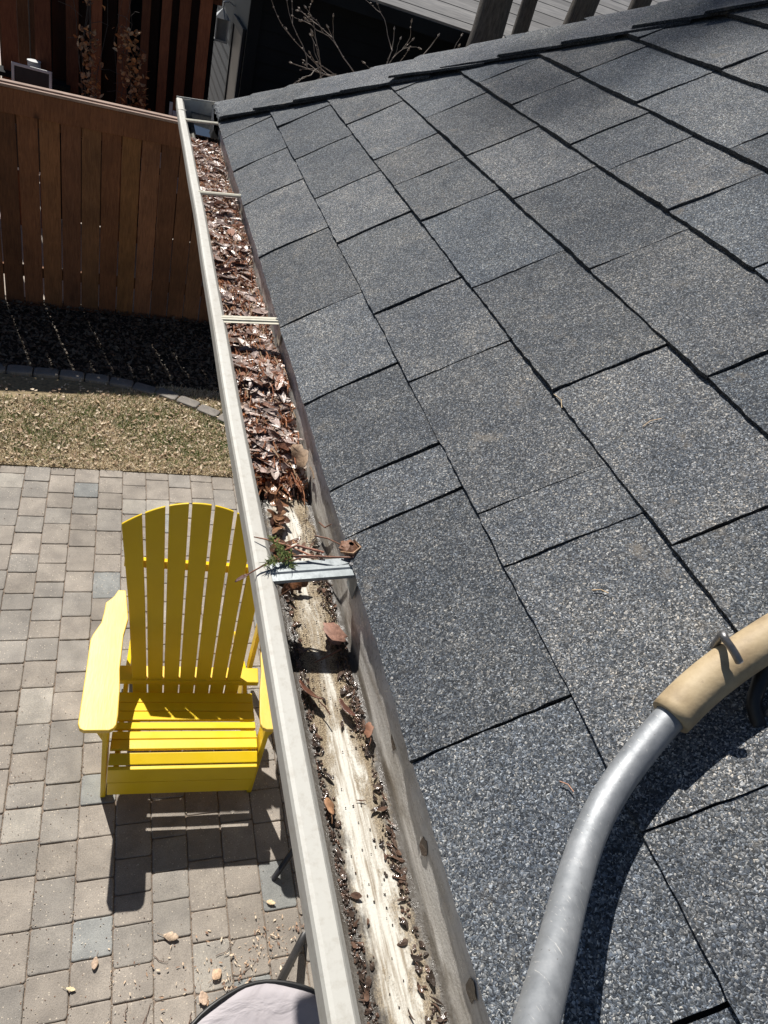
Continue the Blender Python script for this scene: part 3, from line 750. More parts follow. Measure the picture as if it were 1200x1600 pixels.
# ------------------------------------------------------------------ house: roof, gutter, walls
random.seed(9)
hs = root('house', 'house with a grey asphalt shingle hip roof and a white eaves gutter', 'house', (1.0, 0.0, 0))
TH = .61184429; cT, sT = math.cos(TH), math.sin(TH); N0 = -.55070368; S0 = -.0902; EX = .143
XC, YE = .243, 2.395
def RP(s, y, h=0.0):       # point on the main roof plane
    if s < .0: h -= .055 * (s) ** 2 * 6
    return (s * cT - (N0 + h) * sT, y, 3.2 + s * sT + (N0 + h) * cT)
def crest(s):              # y of the hip line at slope position s
    return YE - ((s * cT - N0 * sT) - XC)
J = {1: [2.045, 1.773, 1.551, 1.277, 1.007, .786, .603, .522, .255, .037, -.13, -.33],
     2: [1.923, 1.665, 1.414, 1.191, .921, .733, .476, .400, .141, -.06, -.3],
     3: [1.727, 1.464, 1.307, 1.130, .877, .603, .348, .16, -.08, -.26],
     4: [1.555, 1.292, 1.065, .798, .524, .30, .09, -.15],
     5: [1.608, 1.420, 1.158, 1.025, .850, .660, .42, .2, -.02, -.3],
     6: [1.422, 1.199, .931, .70, .47, .2, -.1],
     7: [1.453, 1.178, .95, .72, .5, .21, -.06]}
roof = MB(); felt = MB()
NC = 30
def mirror(p):             # across the vertical plane through the hip
    x, y, z = p; return (XC + (YE - y), YE - (x - XC), z)
for c in range(1, NC + 1):
    js = J.get(c)
    if js is None:
        js = []; y = U(1.4, 1.5)
        while y > -.6: js.append(y); y -= random.choice((.13, .19, .24, .27))
    s0 = S0 + (c - 1) * EX
    while js[-1] > -3.0: js.append(js[-1] - U(.15, .28))
    ys = [js[0] + 3.4] + js
    far = js[0] + .24
    ext = []
    while far < 2.9: ext.append(far); far += U(.16, .26)
    ys = [3.3] + ext[::-1] + js
    tc = .0016 + .0008 * min(c, 6)
    for j, (ya, yb) in enumerate(zip(ys, ys[1:])):
        g = .0009; yl, yh = yb + g, ya - g
        if yl > crest(s0) + .02: continue
        k = U(.80, 1.16); w = U(-.05, .05); col = (k * (1 + w * .6), k, k * (1 - w * .6))
        t = tc + U(0, .0014); lift = U(.0012, .0030); tilt = U(-.0006, .0006)
        near = yl > -.6 and c <= 14
        st = .011 if near else .05; ns = max(2, int((EX + .012) / (st if near else .05))); ny = max(2, int((yh - yl) / st))
        ph = U(0, 9); rows = []; bot = []
        kink = U(-.004, .004)
        for i in range(ns + 1):
            s = s0 + (EX + .012) * i / ns + .001 * (i == 0) * 0; u = i / ns; row = []
            yc = crest(s)
            for q in range(ny + 1):
                v = q / ny; y = yl + (min(yh, yc + .004) - yl) * v
                js_ = G(0, .0005) if i == 0 else 0; jy = G(0, .0004) if q in (0, ny) else 0
                wav = .0009 * math.sin(s * 40 + ph) + .0007 * math.sin(y * 31 + ph * 2)
                h = t * (1 - u) + .0012 + lift * (1 - v) ** 1.5 * (1 - .5 * u) + wav * (1 - u) + tilt
                row.append(RP(s + js_ + .0006 * math.sin(y * 23 + ph) * (i == 0), y + jy + kink * u * (q in (0,)), h))
            rows.append(row)
        if rows[0][-1][1] <= rows[0][0][1] + .004: continue
        rows = [r_ for r_ in rows if r_[-1][1] > r_[0][1] + .002]
        if len(rows) < 2: continue
        roof.grid([list(reversed(r_)) for r_ in rows], col)
        # skirts: butt edge and both side edges, darkened to deepen their shadow lines
        def down(p): return (p[0] + sT * .007, p[1], p[2] - cT * .007)
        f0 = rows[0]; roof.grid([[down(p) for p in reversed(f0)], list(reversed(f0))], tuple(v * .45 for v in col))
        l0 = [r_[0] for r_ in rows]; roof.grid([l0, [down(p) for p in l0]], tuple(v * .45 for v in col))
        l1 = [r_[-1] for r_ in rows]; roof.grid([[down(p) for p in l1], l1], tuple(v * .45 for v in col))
nv = len(roof.v); nf = len(roof.f)
roof_m = MB(); roof_m.v = [mirror(p) for p in roof.v[:nv]]; roof_m.f = [tuple(reversed(f)) for f in roof.f]; roof_m.c = list(roof.c)
rob = roof.obj('roof', M_shingle, hs, world=True)
rob['label'] = 'grey granulated asphalt shingle roof slope with offset tabs'
roof_m.obj('rear_roof', M_shingle, hs, world=True)
# roof deck below the shingles, on both sides of the hip
dk = MB(); S1 = S0 + NC * EX
a0 = RP(S0 + .004, -3.2, -.003); a1 = RP(S1, -3.2, -.003); c0 = RP(S0 + .004, crest(S0), -.003); c1 = RP(S1, crest(S1), -.003)
def thick(b, quad, nrm, t):
    q2 = [tuple(p[i] - nrm[i] * t for i in range(3)) for p in quad]
    b.add(list(quad) + q2, [(0, 1, 2, 3), (7, 6, 5, 4), (0, 4, 5, 1), (1, 5, 6, 2), (2, 6, 7, 3), (3, 7, 4, 0)])
thick(dk, [a0, a1, c1, c0], (-sT, 0, cT), .016)
thick(dk, [mirror(p) for p in (a0, c0, c1, a1)], (0, sT, cT), .016)
dk.obj('roof_deck', M_felt, hs, world=True)

# hip caps: overlapping bent pieces from the corner upwards
zE = RP(S0, 0, 0)[2]
tt = math.tan(TH)
def CP(t, w, h):           # t: plan distance along x from the corner, w: signed plan distance off the hip
    base = Vector((XC + t, YE - t, zE + .0 + t * tt))
    a = abs(w); rnd = .016
    z = -tt * (math.sqrt(a * a + rnd * rnd) - rnd) / math.sqrt(2)
    if w >= 0: p = Vector((-w / math.sqrt(2), -w / math.sqrt(2), z))
    else: p = Vector((a / math.sqrt(2), a / math.sqrt(2), z))
    nn = Vector((-sT * .5, sT * .5, cT)); nn.normalize()
    side = Vector((-sT, 0, cT)) if w >= 0 else Vector((0, sT, cT))
    k = min(1, a / .03); nv_ = (nn * (1 - k) + side * k).normalized()
    return base + p + nv_ * h
caps = MB()
t = -.075; i = 0
while t < 3.4:
    e_ = U(.082, .092); L = e_ + .07; hw = .138 + U(-.003, .003); lift = .0060 + U(0, .002)
    k = U(.82, 1.12); col = (k, k, k * U(.97, 1.04)); rows = []; NW = 18
    sk = U(-.009, .009); bow = U(0.0, .006)
    for a in range(9):
        u = a / 8; row = []
        for q in range(NW + 1):
            w = -hw + 2 * hw * q / NW
            h = .004 + lift * (1 - u) + (abs(w) / hw) ** 2 * (.004 + bow) * (1 - .6 * u)
            jt = G(0, .0010) if a == 0 else 0
            ww = w + (sk * (1 - u)) + (G(0, .0008) if q in (0, NW) else 0)
            pc = CP(t + L * u + jt, ww, h + .0006 * math.sin(w * 60 + i))
            pc.x = max(pc.x, XC - .002); pc.y = min(pc.y, YE + .004); row.append(pc)
        rows.append(row)
    caps.grid([r_ for r_ in rows], col)
    edge = rows[0]; caps.grid([[p - Vector((0, 0, .006)) for p in edge], edge], tuple(v * .4 for v in col))  # edge faces darkened to deepen the shadow line under each cap
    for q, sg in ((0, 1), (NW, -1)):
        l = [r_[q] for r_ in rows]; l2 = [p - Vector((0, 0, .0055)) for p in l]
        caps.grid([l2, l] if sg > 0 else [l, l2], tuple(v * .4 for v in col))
    t += e_; i += 1
caps.obj('hip_caps', M_shingle, rob)

# walls, soffit, fascia
b = MB(); b.box((.985, -3.2, -.1), (6.5, 1.64, 2.56)); b.obj('wall', M_wall, hs, world=True)
b = MB(); b.box((.29, -3.2, 2.562), (6.6, 2.34, 2.580)); b.obj('soffit', M_soffit, hs, world=True)
b = MB(); b.box((.262, -3.2, 2.545), (.288, 2.352, 2.672)); b.box((.2885, 2.342, 2.545), (6.6, 2.368, 2.672)); b.obj('fascia', M_lip, hs, world=True)

# gutter (K-style), swept along the eave
LZ = 2.688
profile = [(.1620, LZ - .016), (.1600, LZ - .008), (.1555, LZ - .0015), (.1540, LZ), (.1430, LZ), (.1400, LZ - .0008), (.1386, LZ - .004), (.1392, LZ - .018), (.1395, LZ - .026), (.1445, LZ - .030),
           (.1470, LZ - .036), (.150, LZ - .050), (.158, LZ - .062), (.170, LZ - .070), (.1785, LZ - .074), (.181, LZ - .076)]
floor = [(.181, LZ - .076), (.195, LZ - .0762), (.210, LZ - .0764), (.225, LZ - .0764), (.240, LZ - .0762), (.2500, LZ - .0755), (.2525, LZ - .072), (.2532, LZ - .050), (.2525, LZ - .030), (.2530, LZ + .0), (.2535, LZ + .013)]
GY0, GY1 = -1.3, 2.44
def sweep(pf, n=90, amp=.0007):
    rows = []
    for i in range(n + 1):
        y = GY0 + (GY1 - GY0) * i / n
        dx = amp * math.sin(y * 5.1) + amp * .6 * math.sin(y * 13 + 1); dz = amp * math.sin(y * 4.2 + 2)
        rows.append([(x + dx, y, z + dz) for x, z in pf])
    return rows
g1 = MB(); g1.grid(sweep(profile)); gut = g1.obj('gutter', M_lip, hs, world=True, smooth=False, solid=.0012)
gut['label'] = 'white enamelled eaves gutter, packed with leaves at the far end and silted near'
g2 = MB(); rows = sweep(floor)
rows = [[(x + .0012 * math.sin(y * 7 + j) * (j in (7, 8)), y, z) for j, (x, y, z) in enumerate(r_)] for r_ in rows]
g2.grid(rows); g2.obj('trough', M_trough, gut, smooth=True, solid=.0012)
b = MB(); ec = [(x, z) for x, z in profile[2:]] + floor[1:]
n = len(ec); b.add([(x, GY1 - .0, z) for x, z in ec] + [(x, GY1 + .0015, z) for x, z in ec], [tuple(range(n)), tuple(range(2 * n - 1, n - 1, -1))] + [((k + 1) % n, k, n + k, n + (k + 1) % n) for k in range(n)])
b.tube([(.139, GY1, LZ + .001), (.254, GY1, LZ + .011)], .0022, 6); b.obj('end_cap', M_lip, gut)
# seams across the lip
for y in (2.30,):
    b = MB(); b.tube([(.1368, y, LZ - .012), (.1390, y, LZ - .0005), (.150, y, LZ + .0012), (.1605, y, LZ + .0010)], .0011, 5); b.obj('seam', M_lip, gut)
# hangers
def hanger(y, kind):
    b = MB(); m = M_galv if kind == 'flat' else M_hanger
    x0, x1 = .152, .2505; z0, z1 = LZ - .0015, LZ + .0095
    wy = .012 if kind != 'rod' else .005
    rows = []
    if kind == 'flat': wy = .0125
    sec = [(-wy, -.004), (-wy, .0), (-wy * .30, .0), (-wy * .16, .0016), (wy * .10, .0016), (wy * .24, .0), (wy, 0), (wy, -.003)] if kind == 'flat' else [(-wy, 0), (-wy * .55, .0), (-wy * .42, .0022), (-wy * .12, .0024), (wy * .0, .0004), (wy * .15, .0020), (wy * .55, .0018), (wy * .7, 0), (wy, 0)] if kind != 'rod' else [(-wy, -.003), (-wy, .001), (-wy * .4, .003), (wy * .4, .003), (wy, .001), (wy, -.003)]
    for u in (0, .25, .5, .75, 1): rows.append([(x0 + (x1 - x0) * u, y + dy, z0 + (z1 - z0) * u + dz) for dy, dz in sec])
    b.grid([list(reversed(r_)) for r_ in rows])
    o = b.obj('hanger', m, gut, solid=.0008)
    b = MB(); b.box((.2482, y - wy, LZ - .030), (.2497, y + wy, LZ + .010)); b.obj('clip', m, o)
    b = MB(); b.tube([(.2400, y - wy * .3 + .004, LZ + .0095), (.2400, y - wy * .3 + .004, LZ + .0125)], .0022, 8); b.obj('rivet', M_steel, o)
    return o
o = hanger(.483, 'flat'); o['label'] = 'galvanised flat strap hanger at the near end'
hanger(1.035, 'strap'); hanger(1.62, 'rod'); hanger(2.205, 'rod')
b = MB(); b.box((.184, 2.19, LZ - .070), (.2515, 2.435, LZ - .028)); w_ = b.obj('gutter_water', M_water); w_['kind'] = 'structure'

# ------------------------------------------------------------------ leaves, silt and twigs in the gutter
random.seed(33)
FZ = LZ - .0745
def pile_h(y):      # thickness of the leaf pack above the trough floor
    if y > 2.16: return max(0, .037 * (1 - (y - 2.16) / .07))
    if y > .90: return .035 + .006 * math.sin(y * 9) + .004 * math.sin(y * 23)
    if y > .69: return .006 + .030 * ((y - .69) / .21) ** .7
    return 0
def wmin(z): return .183 - .0 + max(0, (z - FZ)) * -.35
b = MB(); rows = []
for i in range(120):
    y = .69 + (2.22 - .69) * i / 119; h = max(.001, pile_h(y) * .80)
    rows.append([(.1535 + .096 * j / 10 + (.028 * (1 - j / 10) if h < .03 else .0), y, FZ + h * (.8 + .2 * math.sin(j * 1.7 + y * 30)) + .003 * math.sin(j * 3 + y * 70)) for j in range(11)])
b.grid(rows, (.06, .035, .025))
core = b
for _ in range(9500):
    y = .70 + 1.50 * R_(); h = pile_h(y)
    if h <= 0: continue
    x = U(.160, .2475); z = FZ + h * U(.78, 1.05) + .003 * math.sin(x * 200 + y * 60)
    big = R_() < .16; L = U(.020, .04) if big else U(.008, .022); W = U(.008, .016) if big else U(.002, .007)
    c = leafcol(1)
    if y < .86 and R_() < .5: c = random.choice(((.28, .10, .04), (.20, .07, .03), (.12, .05, .03), (.38, .15, .06)))
    L = min(L, .03)
    core.leaf((min(max(x, .160 + L * .2), .249 - L * .35), y, z), U(0, 6.3), U(-.45, .45), U(-.8, .8), L, W, U(-2.4, 2.4), c, U(-.8, .8), 4)
for _ in range(2000):   # whole leaves lying flat and matted on top
    y = .72 + 1.45 * R_(); h = pile_h(y); L = U(.022, .042)
    x = U(.168, .240); z = FZ + h * U(1.0, 1.10) + .0035 * math.sin(x * 150 + y * 47)
    k = U(.75, 1.15); c = random.choice(((.42, .33, .30), (.50, .42, .38), (.34, .25, .22), (.30, .16, .11)))
    core.leaf((min(max(x, .162 + L * .3), .247 - L * .4), y, z), U(0, 6.3), U(-.18, .18), U(-.3, .3), L, U(.008, .018), U(-1.1, 1.1), tuple(v * k for v in c), U(-.8, .8), 5)
for _ in range(3000):   # needles and stalks
    y = U(.68, 2.20); h = pile_h(y); x = U(.163, .246); z = FZ + h * U(.95, 1.1) + .002
    a = G(PI / 2, .9) if R_() < .6 else U(0, 6.3); L = U(.010, .035); dx, dy = math.cos(a) * L * .5, math.sin(a) * L
    x2 = min(max(x + dx, .160), .248)
    core.tube([(x, y, z), ((x + x2) / 2, y + dy / 2, z + U(0, .005)), (x2, y + dy, z + U(-.003, .004))], U(.0005, .0011), 4, random.choice(((.32, .14, .08), (.5, .36, .24), (.2, .09, .05), (.42, .2, .11))), cap=False)
pk = core.obj('gutter_leaf_pack', M_wetleaf); stuff(pk, 'thick pack of damp brown leaves and needles filling the far gutter', 'leaf litter')

# wet sludge and scraps left in the cleaned near end
b = MB()
def blob(b, x, y, z, r, col):
    rows = []
    for i in range(4):
        ph = PI / 2 * i / 3; rows.append([(x + r * U(.85, 1.15) * math.cos(ph) * math.cos(a), y + r * U(.85, 1.2) * math.cos(ph) * math.sin(a), z + r * .7 * math.sin(ph)) for a in [2 * PI * j / 6 for j in range(7)]])
        rows[-1][-1] = rows[-1][0]
    b.grid([list(r_) for r_ in rows], col)
for _ in range(5200):
    t = R_()
    if t < .50:   # band along the back corner
        y = U(-.25, .62); x = .2445 - abs(G(0, .0065)); 
        if math.sin(y * 38) + .8 * math.sin(y * 17 + 1) + G(0, .5) < -.1: continue
    elif t < .72: # band along the front corner
        y = U(-.25, .45); x = .1865 + abs(G(0, .004))
    elif t < .96:
        y = U(.36, .66); x = .246 - abs(G(0, .012)) if R_() < .6 else .187 + abs(G(0, .010))
    else: y = U(-.2, .6); x = U(.19, .245)
    blob(b, x, y, FZ, U(.0005, .0016) if t < .72 else U(.0003, .0009), leafcol(2))
for _ in range(420):
    t = R_(); y = U(-.2, .62); x = (.2455 - abs(G(0, .008))) if t < .6 else .188 + abs(G(0, .005)) if t < .97 else U(.19, .245)
    b.leaf((x, y, FZ + U(.0008, .0025)), G(PI / 2, .8), U(-.15, .15), U(-.4, .4), U(.004, .014), U(.0015, .006), U(-2.4, 2.4), leafcol(2), U(-.7, .7), 4)
for _ in range(45):   # at the foot of the leaf pack
    y = U(.52, .70); x = .188 + abs(G(0, .009)); x = min(x, .245)
    b.leaf((x, y, FZ + U(.002, .012)), U(0, 6.3), U(-.6, .6), U(-.9, .9), U(.012, .028), U(.008, .016), U(-2, 2), random.choice(((.22, .11, .06), (.12, .065, .045), (.30, .17, .10))), U(-.7, .7), 4)
stuff(b.obj('gutter_sludge', M_sludge), 'wet dark sludge and leaf scraps on the near gutter floor', 'sludge')

def one_leaf(name, label, cat, loc, L, W, curl, col, ang, tilt=0, roll=0, cup=.3, mat=None, stalk=True, group=None, nl=8):
    b = MB(); b.leaf((0, 0, 0), ang, tilt, roll, L, W, curl, col, cup, nl)
    r = root(name, label, cat, loc, 0, group); b.obj('blade', mat or M_leaf, r, smooth=True, solid=.0006)
    if stalk:
        e = Matrix.Rotation(ang, 4, 'Z') @ Matrix.Rotation(tilt, 4, 'Y'); b = MB()
        p0 = e @ Vector((-L * .45, 0, .0012)); p1 = e @ Vector((-L * .7, L * .03, .002)); p2 = e @ Vector((-L * .95, L * .10, .001))
        b.tube([p0, p1, p2], L * .02, 5, tuple(v * .6 for v in col)); b.obj('stalk', M_leaf, r)
    return r
GL = 'loose dead leaves lying in the near gutter'
one_leaf('dead_leaf', 'broad pinkish-brown leaf lying just below the galvanised strap', 'leaf', (.232, .452, FZ + .006), .036, .030, .5, (.30, .17, .13), 1.2, .2, .3, mat=M_leaf, group=GL)
one_leaf('dead_leaf', 'curled upright brown leaf above the galvanised strap', 'leaf', (.206, .528, FZ + .012), .030, .022, .9, (.22, .10, .05), .6, -.5, .5, mat=M_wetleaf, group=GL)
one_leaf('dead_leaf', 'dark curled leaf on the left of the trough below the strap shadow', 'leaf', (.1905, .378, FZ + .008), .034, .013, 1.2, (.17, .075, .05), 2.2, .1, .7, mat=M_wetleaf, group=GL)
one_leaf('dead_leaf', 'narrow dark leaf in the middle of the trough beside the sludge band', 'leaf', (.226, .358, FZ + .006), .026, .010, 1.0, (.12, .055, .04), 2.0, .1, .4, mat=M_wetleaf, group=GL)
one_leaf('dead_leaf', 'small orange-brown leaf at the back corner right of the sludge', 'leaf', (.2440, .330, FZ + .009), .022, .012, .9, (.24, .12, .075), 1.3, .3, -.9, mat=M_leaf, group=GL)
one_leaf('dead_leaf', 'small tan leaf tucked against the front corner of the trough', 'leaf', (.1885, .262, FZ + .006), .018, .011, .7, (.40, .22, .12), 1.6, .2, .5, mat=M_leaf, group=GL)
one_leaf('dead_leaf', 'big hollow curled leaf standing against the back wall of the leaf pack', 'leaf', (.2425, .735, FZ + .034), .055, .026, 1.3, (.36, .26, .18), 1.75, .1, -1.1, mat=M_leaf, group=GL)
for (y, z, r_, lab) in ((.300, 2.655, .0095, 'round dark leaf pasted flat on the gutter back wall'), (.205, 2.651, .0085, 'oval dark leaf stuck on the back wall beside an orange bit'), (.098, 2.660, .0085, 'pointed dark leaf stuck to the back wall nearest the camera')):
    b = MB(); n = 12; vs = [(0, 0, 0)] + [(0, math.cos(2 * PI * k / n) * r_ * U(.62, 1.0), math.sin(2 * PI * k / n) * r_ * U(.75, 1.25)) for k in range(n)]
    b.add(vs + [(x - .0004, y_, z_) for x, y_, z_ in vs], [(0, 1 + (k + 1) % n, 1 + k) for k in range(n)] + [(n + 1, n + 2 + k, n + 2 + (k + 1) % n) for k in range(n)] + [(1 + k, 1 + (k + 1) % n, n + 2 + (k + 1) % n, n + 2 + k) for k in range(n)], (.085, .062, .048))
    o = b.obj('stuck_leaf', M_wetleaf); o.location = (.2523, y, z); o.rotation_euler = (0, 0, 0); tag(o, lab, 'leaf', 'leaves stuck to the gutter wall')

# twig with spruce sprig across the lip
tw = root('spruce_sprig', 'reddish twig with a green spruce tuft lying across the gutter lip', 'twig', (.165, .50, LZ))
b = MB()
tp = [(.083, -.008, .013), (.060, -.010, .015), (.035, -.004, .010), (.010, -.002, .008), (-.015, -.012, .006), (-.035, -.024, .003)]
b.tube(tp, [.0008, .0011, .0013, .0013, .0010, .0007], 7, (.24, .11, .07))
b.tube([(.035, -.004, .010), (.010, .012, .010), (-.012, .024, .007), (-.022, .030, .004)], [.0011, .0011, .0009, .0006], 6, (.34, .15, .09))
b.tube([(.048, .0, .012), (.02, .010, .012), (.004, .004, .009)], [.0014, .0013, .001], 6, (.28, .12, .08))
b.tube([(.083, -.008, .013), (.088, .0, .016), (.086, .006, .020)], .001, 5, (.3, .13, .08)); b.obj('stem', M_leaf, tw, smooth=True)
b = MB()
for (p0, p1, k) in (((.006, -.002, .008), (-.004, .022, .007), 80), ((.014, .0, .008), (-.014, -.012, .006), 120), ((.004, .012, .008), (.012, -.016, .004), 60)):
    p0, p1 = Vector(p0), Vector(p1)
    for i in range(k):
        u = R_(); p = p0.lerp(p1, u); d = (p1 - p0).normalized() * .4 + Vector((G(0, .7), G(0, .7), G(.15, .4))); d.normalize(); q = p + d * U(.005, .010)
        b.tube([p, (p + q) / 2 + Vector((0, 0, .0012)), q], [.00035, .00045, .0002], 4, (1, 1, 1), cap=False)
b.obj('needles', M_needle, tw)
one_leaf('rolled_leaf', 'dark rolled leaf hanging over the outer edge of the gutter lip by the sprig', 'leaf', (.124, .470, LZ + .003), .017, .004, .5, (.12, .05, .04), .55, -.1, 0, cup=1.4, stalk=False)
# pine cone on the strap end
b = MB(); rows = []
r = root('alder_cone', 'small brown cone resting on the end of the galvanised strap', 'cone', (.243, .505, LZ + .008))
for i in range(9):
    u = i / 8; rad = .0105 * math.sin(PI * (.12 + .8 * u)) ; rows.append([(rad * (1 + .25 * (j % 2) * (1 - i % 2 * .6)) * math.cos(2 * PI * j / 14), rad * (1 + .25 * (j % 2)) * math.sin(2 * PI * j / 14), .013 * u) for j in range(15)])
b.grid([list(r_) for r_ in rows], (.22, .11, .065)); b.obj('scales', M_leaf, r)
b = MB(); b.tube([(-.012 + .0, -.006, .006), (.0, -.012, .010), (.010, -.004, .012), (.004, .006, .013)], .0013, 6, (.42, .26, .15)); b.obj('stalk', M_leaf, r, smooth=True)
tp = [((.232, .585, FZ + .03), (.238, .560, FZ + .05), (.243, .525, FZ + .073)), ((.236, .43, FZ + .01), (.222, .425, FZ + .006), (.205, .418, FZ + .004)), ((.2460, .62, FZ + .02), (.2470, .60, FZ + .03), (.2475, .585, FZ + .05)), ((.195, .55, FZ + .02), (.215, .56, FZ + .018), (.232, .556, FZ + .02))]
labs = ['thin curved stalk rising against the back wall to the cone', 'dark forked twig on the trough floor below the strap', 'upright dark stem bit at the back wall above the cone', 'fine pale stalk bridging the trough above the strap']
for pts, lab in zip(tp, labs):
    b = MB(); c0 = Vector(pts[0]); b.tube([Vector(p) - c0 for p in pts], [.0012, .0010, .0007], 5, (.18, .09, .06))
    o = b.obj('twig', M_leaf, smooth=True); o.location = c0; tag(o, lab, 'twig', 'twigs in the gutter')

# bits on the roof: needles and straw
random.seed(41)
bits = [(.198, .585, .025, (.55, .42, .25), 'pale straw wisp lying at a tab joint in mid roof'), (.33, .36, .02, (.5, .38, .22), 'pale straw wisp by the second dark course line'),
        (.262, .118, .016, (.50, .19, .10), 'small reddish curved twig near the lower right corner'), (.26, .5, .02, (.55, .4, .25), 'short tan needle on the shaded centre tab'), (.02, .19, .012, (.42, .22, .14), 'tiny brown bit on the lowest course near the gutter'), (.12, .335, .014, (.5, .36, .2), 'tan needle at the foot of the wide second-course tab')]
for s, y, L, c, lab in bits:
    p = Vector(RP(s, y, .0060)); b = MB(); a = U(0, 3.1); L *= .55
    e = [Vector((cT * math.cos(a + k * .3) * L * (k - 1), math.sin(a + k * .3) * L * (k - 1), sT * math.cos(a + k * .3) * L * (k - 1))) for k in range(3)]
    b.tube(e, .0005, 5, c); o = b.obj('straw_wisp', M_leaf); o.location = p; tag(o, lab, 'plant debris', 'straw and needles on the roof')

# ------------------------------------------------------------------ loose things on the patio
random.seed(51)
pl = [(-.545, 2.43, .045, .040, (.70, .55, .40), 'round pale leaf alone on the pavers left of the chair'),
      (.285, 1.00, .06, .034, (.52, .40, .29), 'pale curled leaf at the front edge of the chair shadow'),
      (.005, .955, .045, .022, (.45, .33, .24), 'crumpled tan leaf below the left arm shadow'),
      (-.075, .885, .035, .016, (.62, .52, .33), 'small yellowish leaf left of the arm shadow'),
      (.452, .835, .045, .034, (.60, .42, .28), 'rounded tan leaf near the fabric seat'),
      (.395, .765, .05, .038, (.56, .42, .32), 'broad pale leaf at the rim of the fabric seat'),
      (.70, 1.06, .04, .02, (.62, .48, .3), 'cream leaf sliver close under the gutter')]
for x, y, L, W, c, lab in pl:
    one_leaf('fallen_leaf', lab, 'leaf', (x, y, .008), L, W, U(.4, .9), c, U(0, 6), U(-.15, .15), U(-.2, .2), .35, group='fallen leaves on the patio')
tw_ = [(-.07, .735, .075, .5, .0035, 'thick dark stick on the pavers at the lower left'), (.17, .735, .12, .95, .0022, 'long forked twig left of the fabric seat'), (.34, .70, .06, 1.3, .0025, 'knotted dark twig beside the fabric seat'), (.245, .93, .06, -.5, .0015, 'thin twig in front of the chair shadow'), (.50, .93, .10, .5, .0014, 'arched thin twig near the black leg'), (.56, .84, .1, .3, .0015, 'arched twig among the chips by the black leg'), (.12, .78, .05, 1.5, .0018, 'short upright-lying twig at lower left')]
for x, y, L, a, rr_, lab in tw_:
    b = MB(); pts = []; 
    for i in range(7):
        u = i / 6 - .5; pts.append(Vector((math.cos(a) * L * u + G(0, .002), math.sin(a) * L * u + .18 * L * (1 - 4 * u * u) * -math.cos(a) + G(0, .002), .004)))
    b.tube(pts, [rr_ * (1 - .5 * i / 6) for i in range(7)], 6, (.14, .085, .06))
    b.tube([pts[3], pts[3] + Vector((L * .12, L * .14, .004)), pts[3] + Vector((L * .15, L * .28, .002))], rr_ * .5, 5, (.14, .085, .06))
    o = b.obj('fallen_twig', M_leaf); o.location = (x, y, 0); tag(o, lab, 'twig', 'twigs on the patio')
b = MB()
for _ in range(260):
    if R_() < .75: x = G(.62, .13); y = G(.86, .05) + (.05 if x > .6 else -.02)
    else: x = U(.05, .6); y = U(.72, 1.0)
    if math.hypot(x - .545, y - .355) < .37: continue
    L = U(.004, .02); b.leaf((x, y, U(.003, .012)), U(0, 6.3), U(-.3, .3), U(-.5, .5), L, L * U(.2, .6), U(-1.5, 1.5), random.choice(((.6, .46, .33), (.42, .27, .17), (.70, .58, .44), (.25, .15, .1))), U(-.5, .5), 3)
stuff(b.obj('patio_leaf_scraps', M_leaf), 'chips of dry leaf gathered on the pavers behind the fabric seat', 'leaf litter')

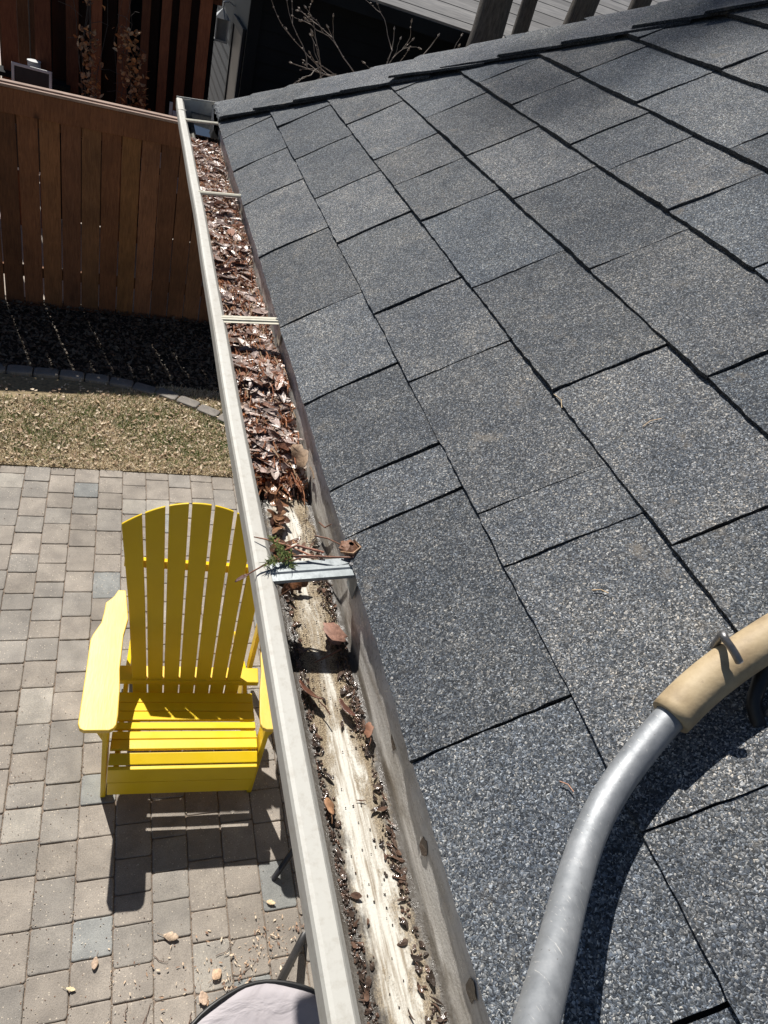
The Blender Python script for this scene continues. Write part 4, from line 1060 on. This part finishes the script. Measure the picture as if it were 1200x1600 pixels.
# ------------------------------------------------------------------ ladder stabiliser resting on the roof
sb = root('ladder_stabiliser', 'bent aluminium ladder stand-off arm with a tan rubber sleeve resting on the shingles', 'ladder stabiliser', (.45, .22, 2.86))
cl = [(.098, -.055, 2.895), (.1330, -.012, 2.8690), (.1651, .019, 2.8482), (.201, .048, 2.8295), (.2265, .068, 2.8195), (.2463, .0886, 2.8100), (.2690, .1085, 2.8020), (.2867, .1260, 2.7985), (.3070, .1450, 2.7965), (.3297, .1645, 2.8015), (.3603, .1842, 2.8185), (.3865, .1983, 2.8375), (.4076, .2106, 2.8560), (.4367, .2179, 2.8761), (.4588, .2234, 2.8908), (.50, .232, 2.917), (.55, .240, 2.948)]
def crom(P, n=5):
    P = [Vector(p) for p in P]; out = []
    for i in range(len(P) - 1):
        a = P[max(i - 1, 0)]; b_ = P[i]; c = P[i + 1]; d = P[min(i + 2, len(P) - 1)]
        for k in range(n):
            t = k / n; out.append(.5 * ((2 * b_) + (c - a) * t + (2 * a - 5 * b_ + 4 * c - d) * t * t + (3 * b_ - a - 3 * c + d) * t ** 3))
    return out + [P[-1]]
cp = crom(cl)
for _ in range(40): cp = [cp[0]] + [(cp[i - 1] + cp[i] * 2 + cp[i + 1]) / 4 for i in range(1, len(cp) - 1)] + [cp[-1]]
b = MB(); b.tube(cp, .0109, 32); b.obj('tube', M_tube, sb, smooth=True, world=True)
i0 = min(range(len(cp)), key=lambda i: (cp[i] - Vector((.3865, .1983, 2.8375))).length)
g = cp[i0:]; b = MB()
ring = [.0113] + [.0150] + [.0153] * (len(g) - 1)
g = [g[0], g[0] + (g[1] - g[0]) * .02] + g[1:]
b.tube(g, ring, 32); b.obj('rubber_sleeve', M_grip, sb, smooth=True, world=True, bevel=.0)
b = MB(); pin = crom([(.4290, .2330, 2.872), (.4215, .2300, 2.889), (.4150, .2262, 2.8965), (.4120, .2215, 2.8975), (.4165, .2125, 2.8935), (.4205, .2065, 2.8890)], 4)
b.tube(pin, .0029, 12); b.obj('pin', M_steel, sb, smooth=True, world=True)
b = MB(); b.tube(crom([(.470, .218, 2.872), (.455, .203, 2.868), (.4495, .192, 2.856), (.452, .180, 2.846)], 4), [.0055] * 13, 10); b.obj('foot_pad', M_black, sb, smooth=True, world=True)
b = MB(); b.box((-.008, -.003, -.008), (.008, .003, .008), m=Matrix.Translation((.462, .187, 2.860)) @ Matrix.Rotation(.6, 4, 'Z')); b.obj('bracket', M_steel, sb, world=True, bevel=.002)

scn.cycles.max_bounces = 8
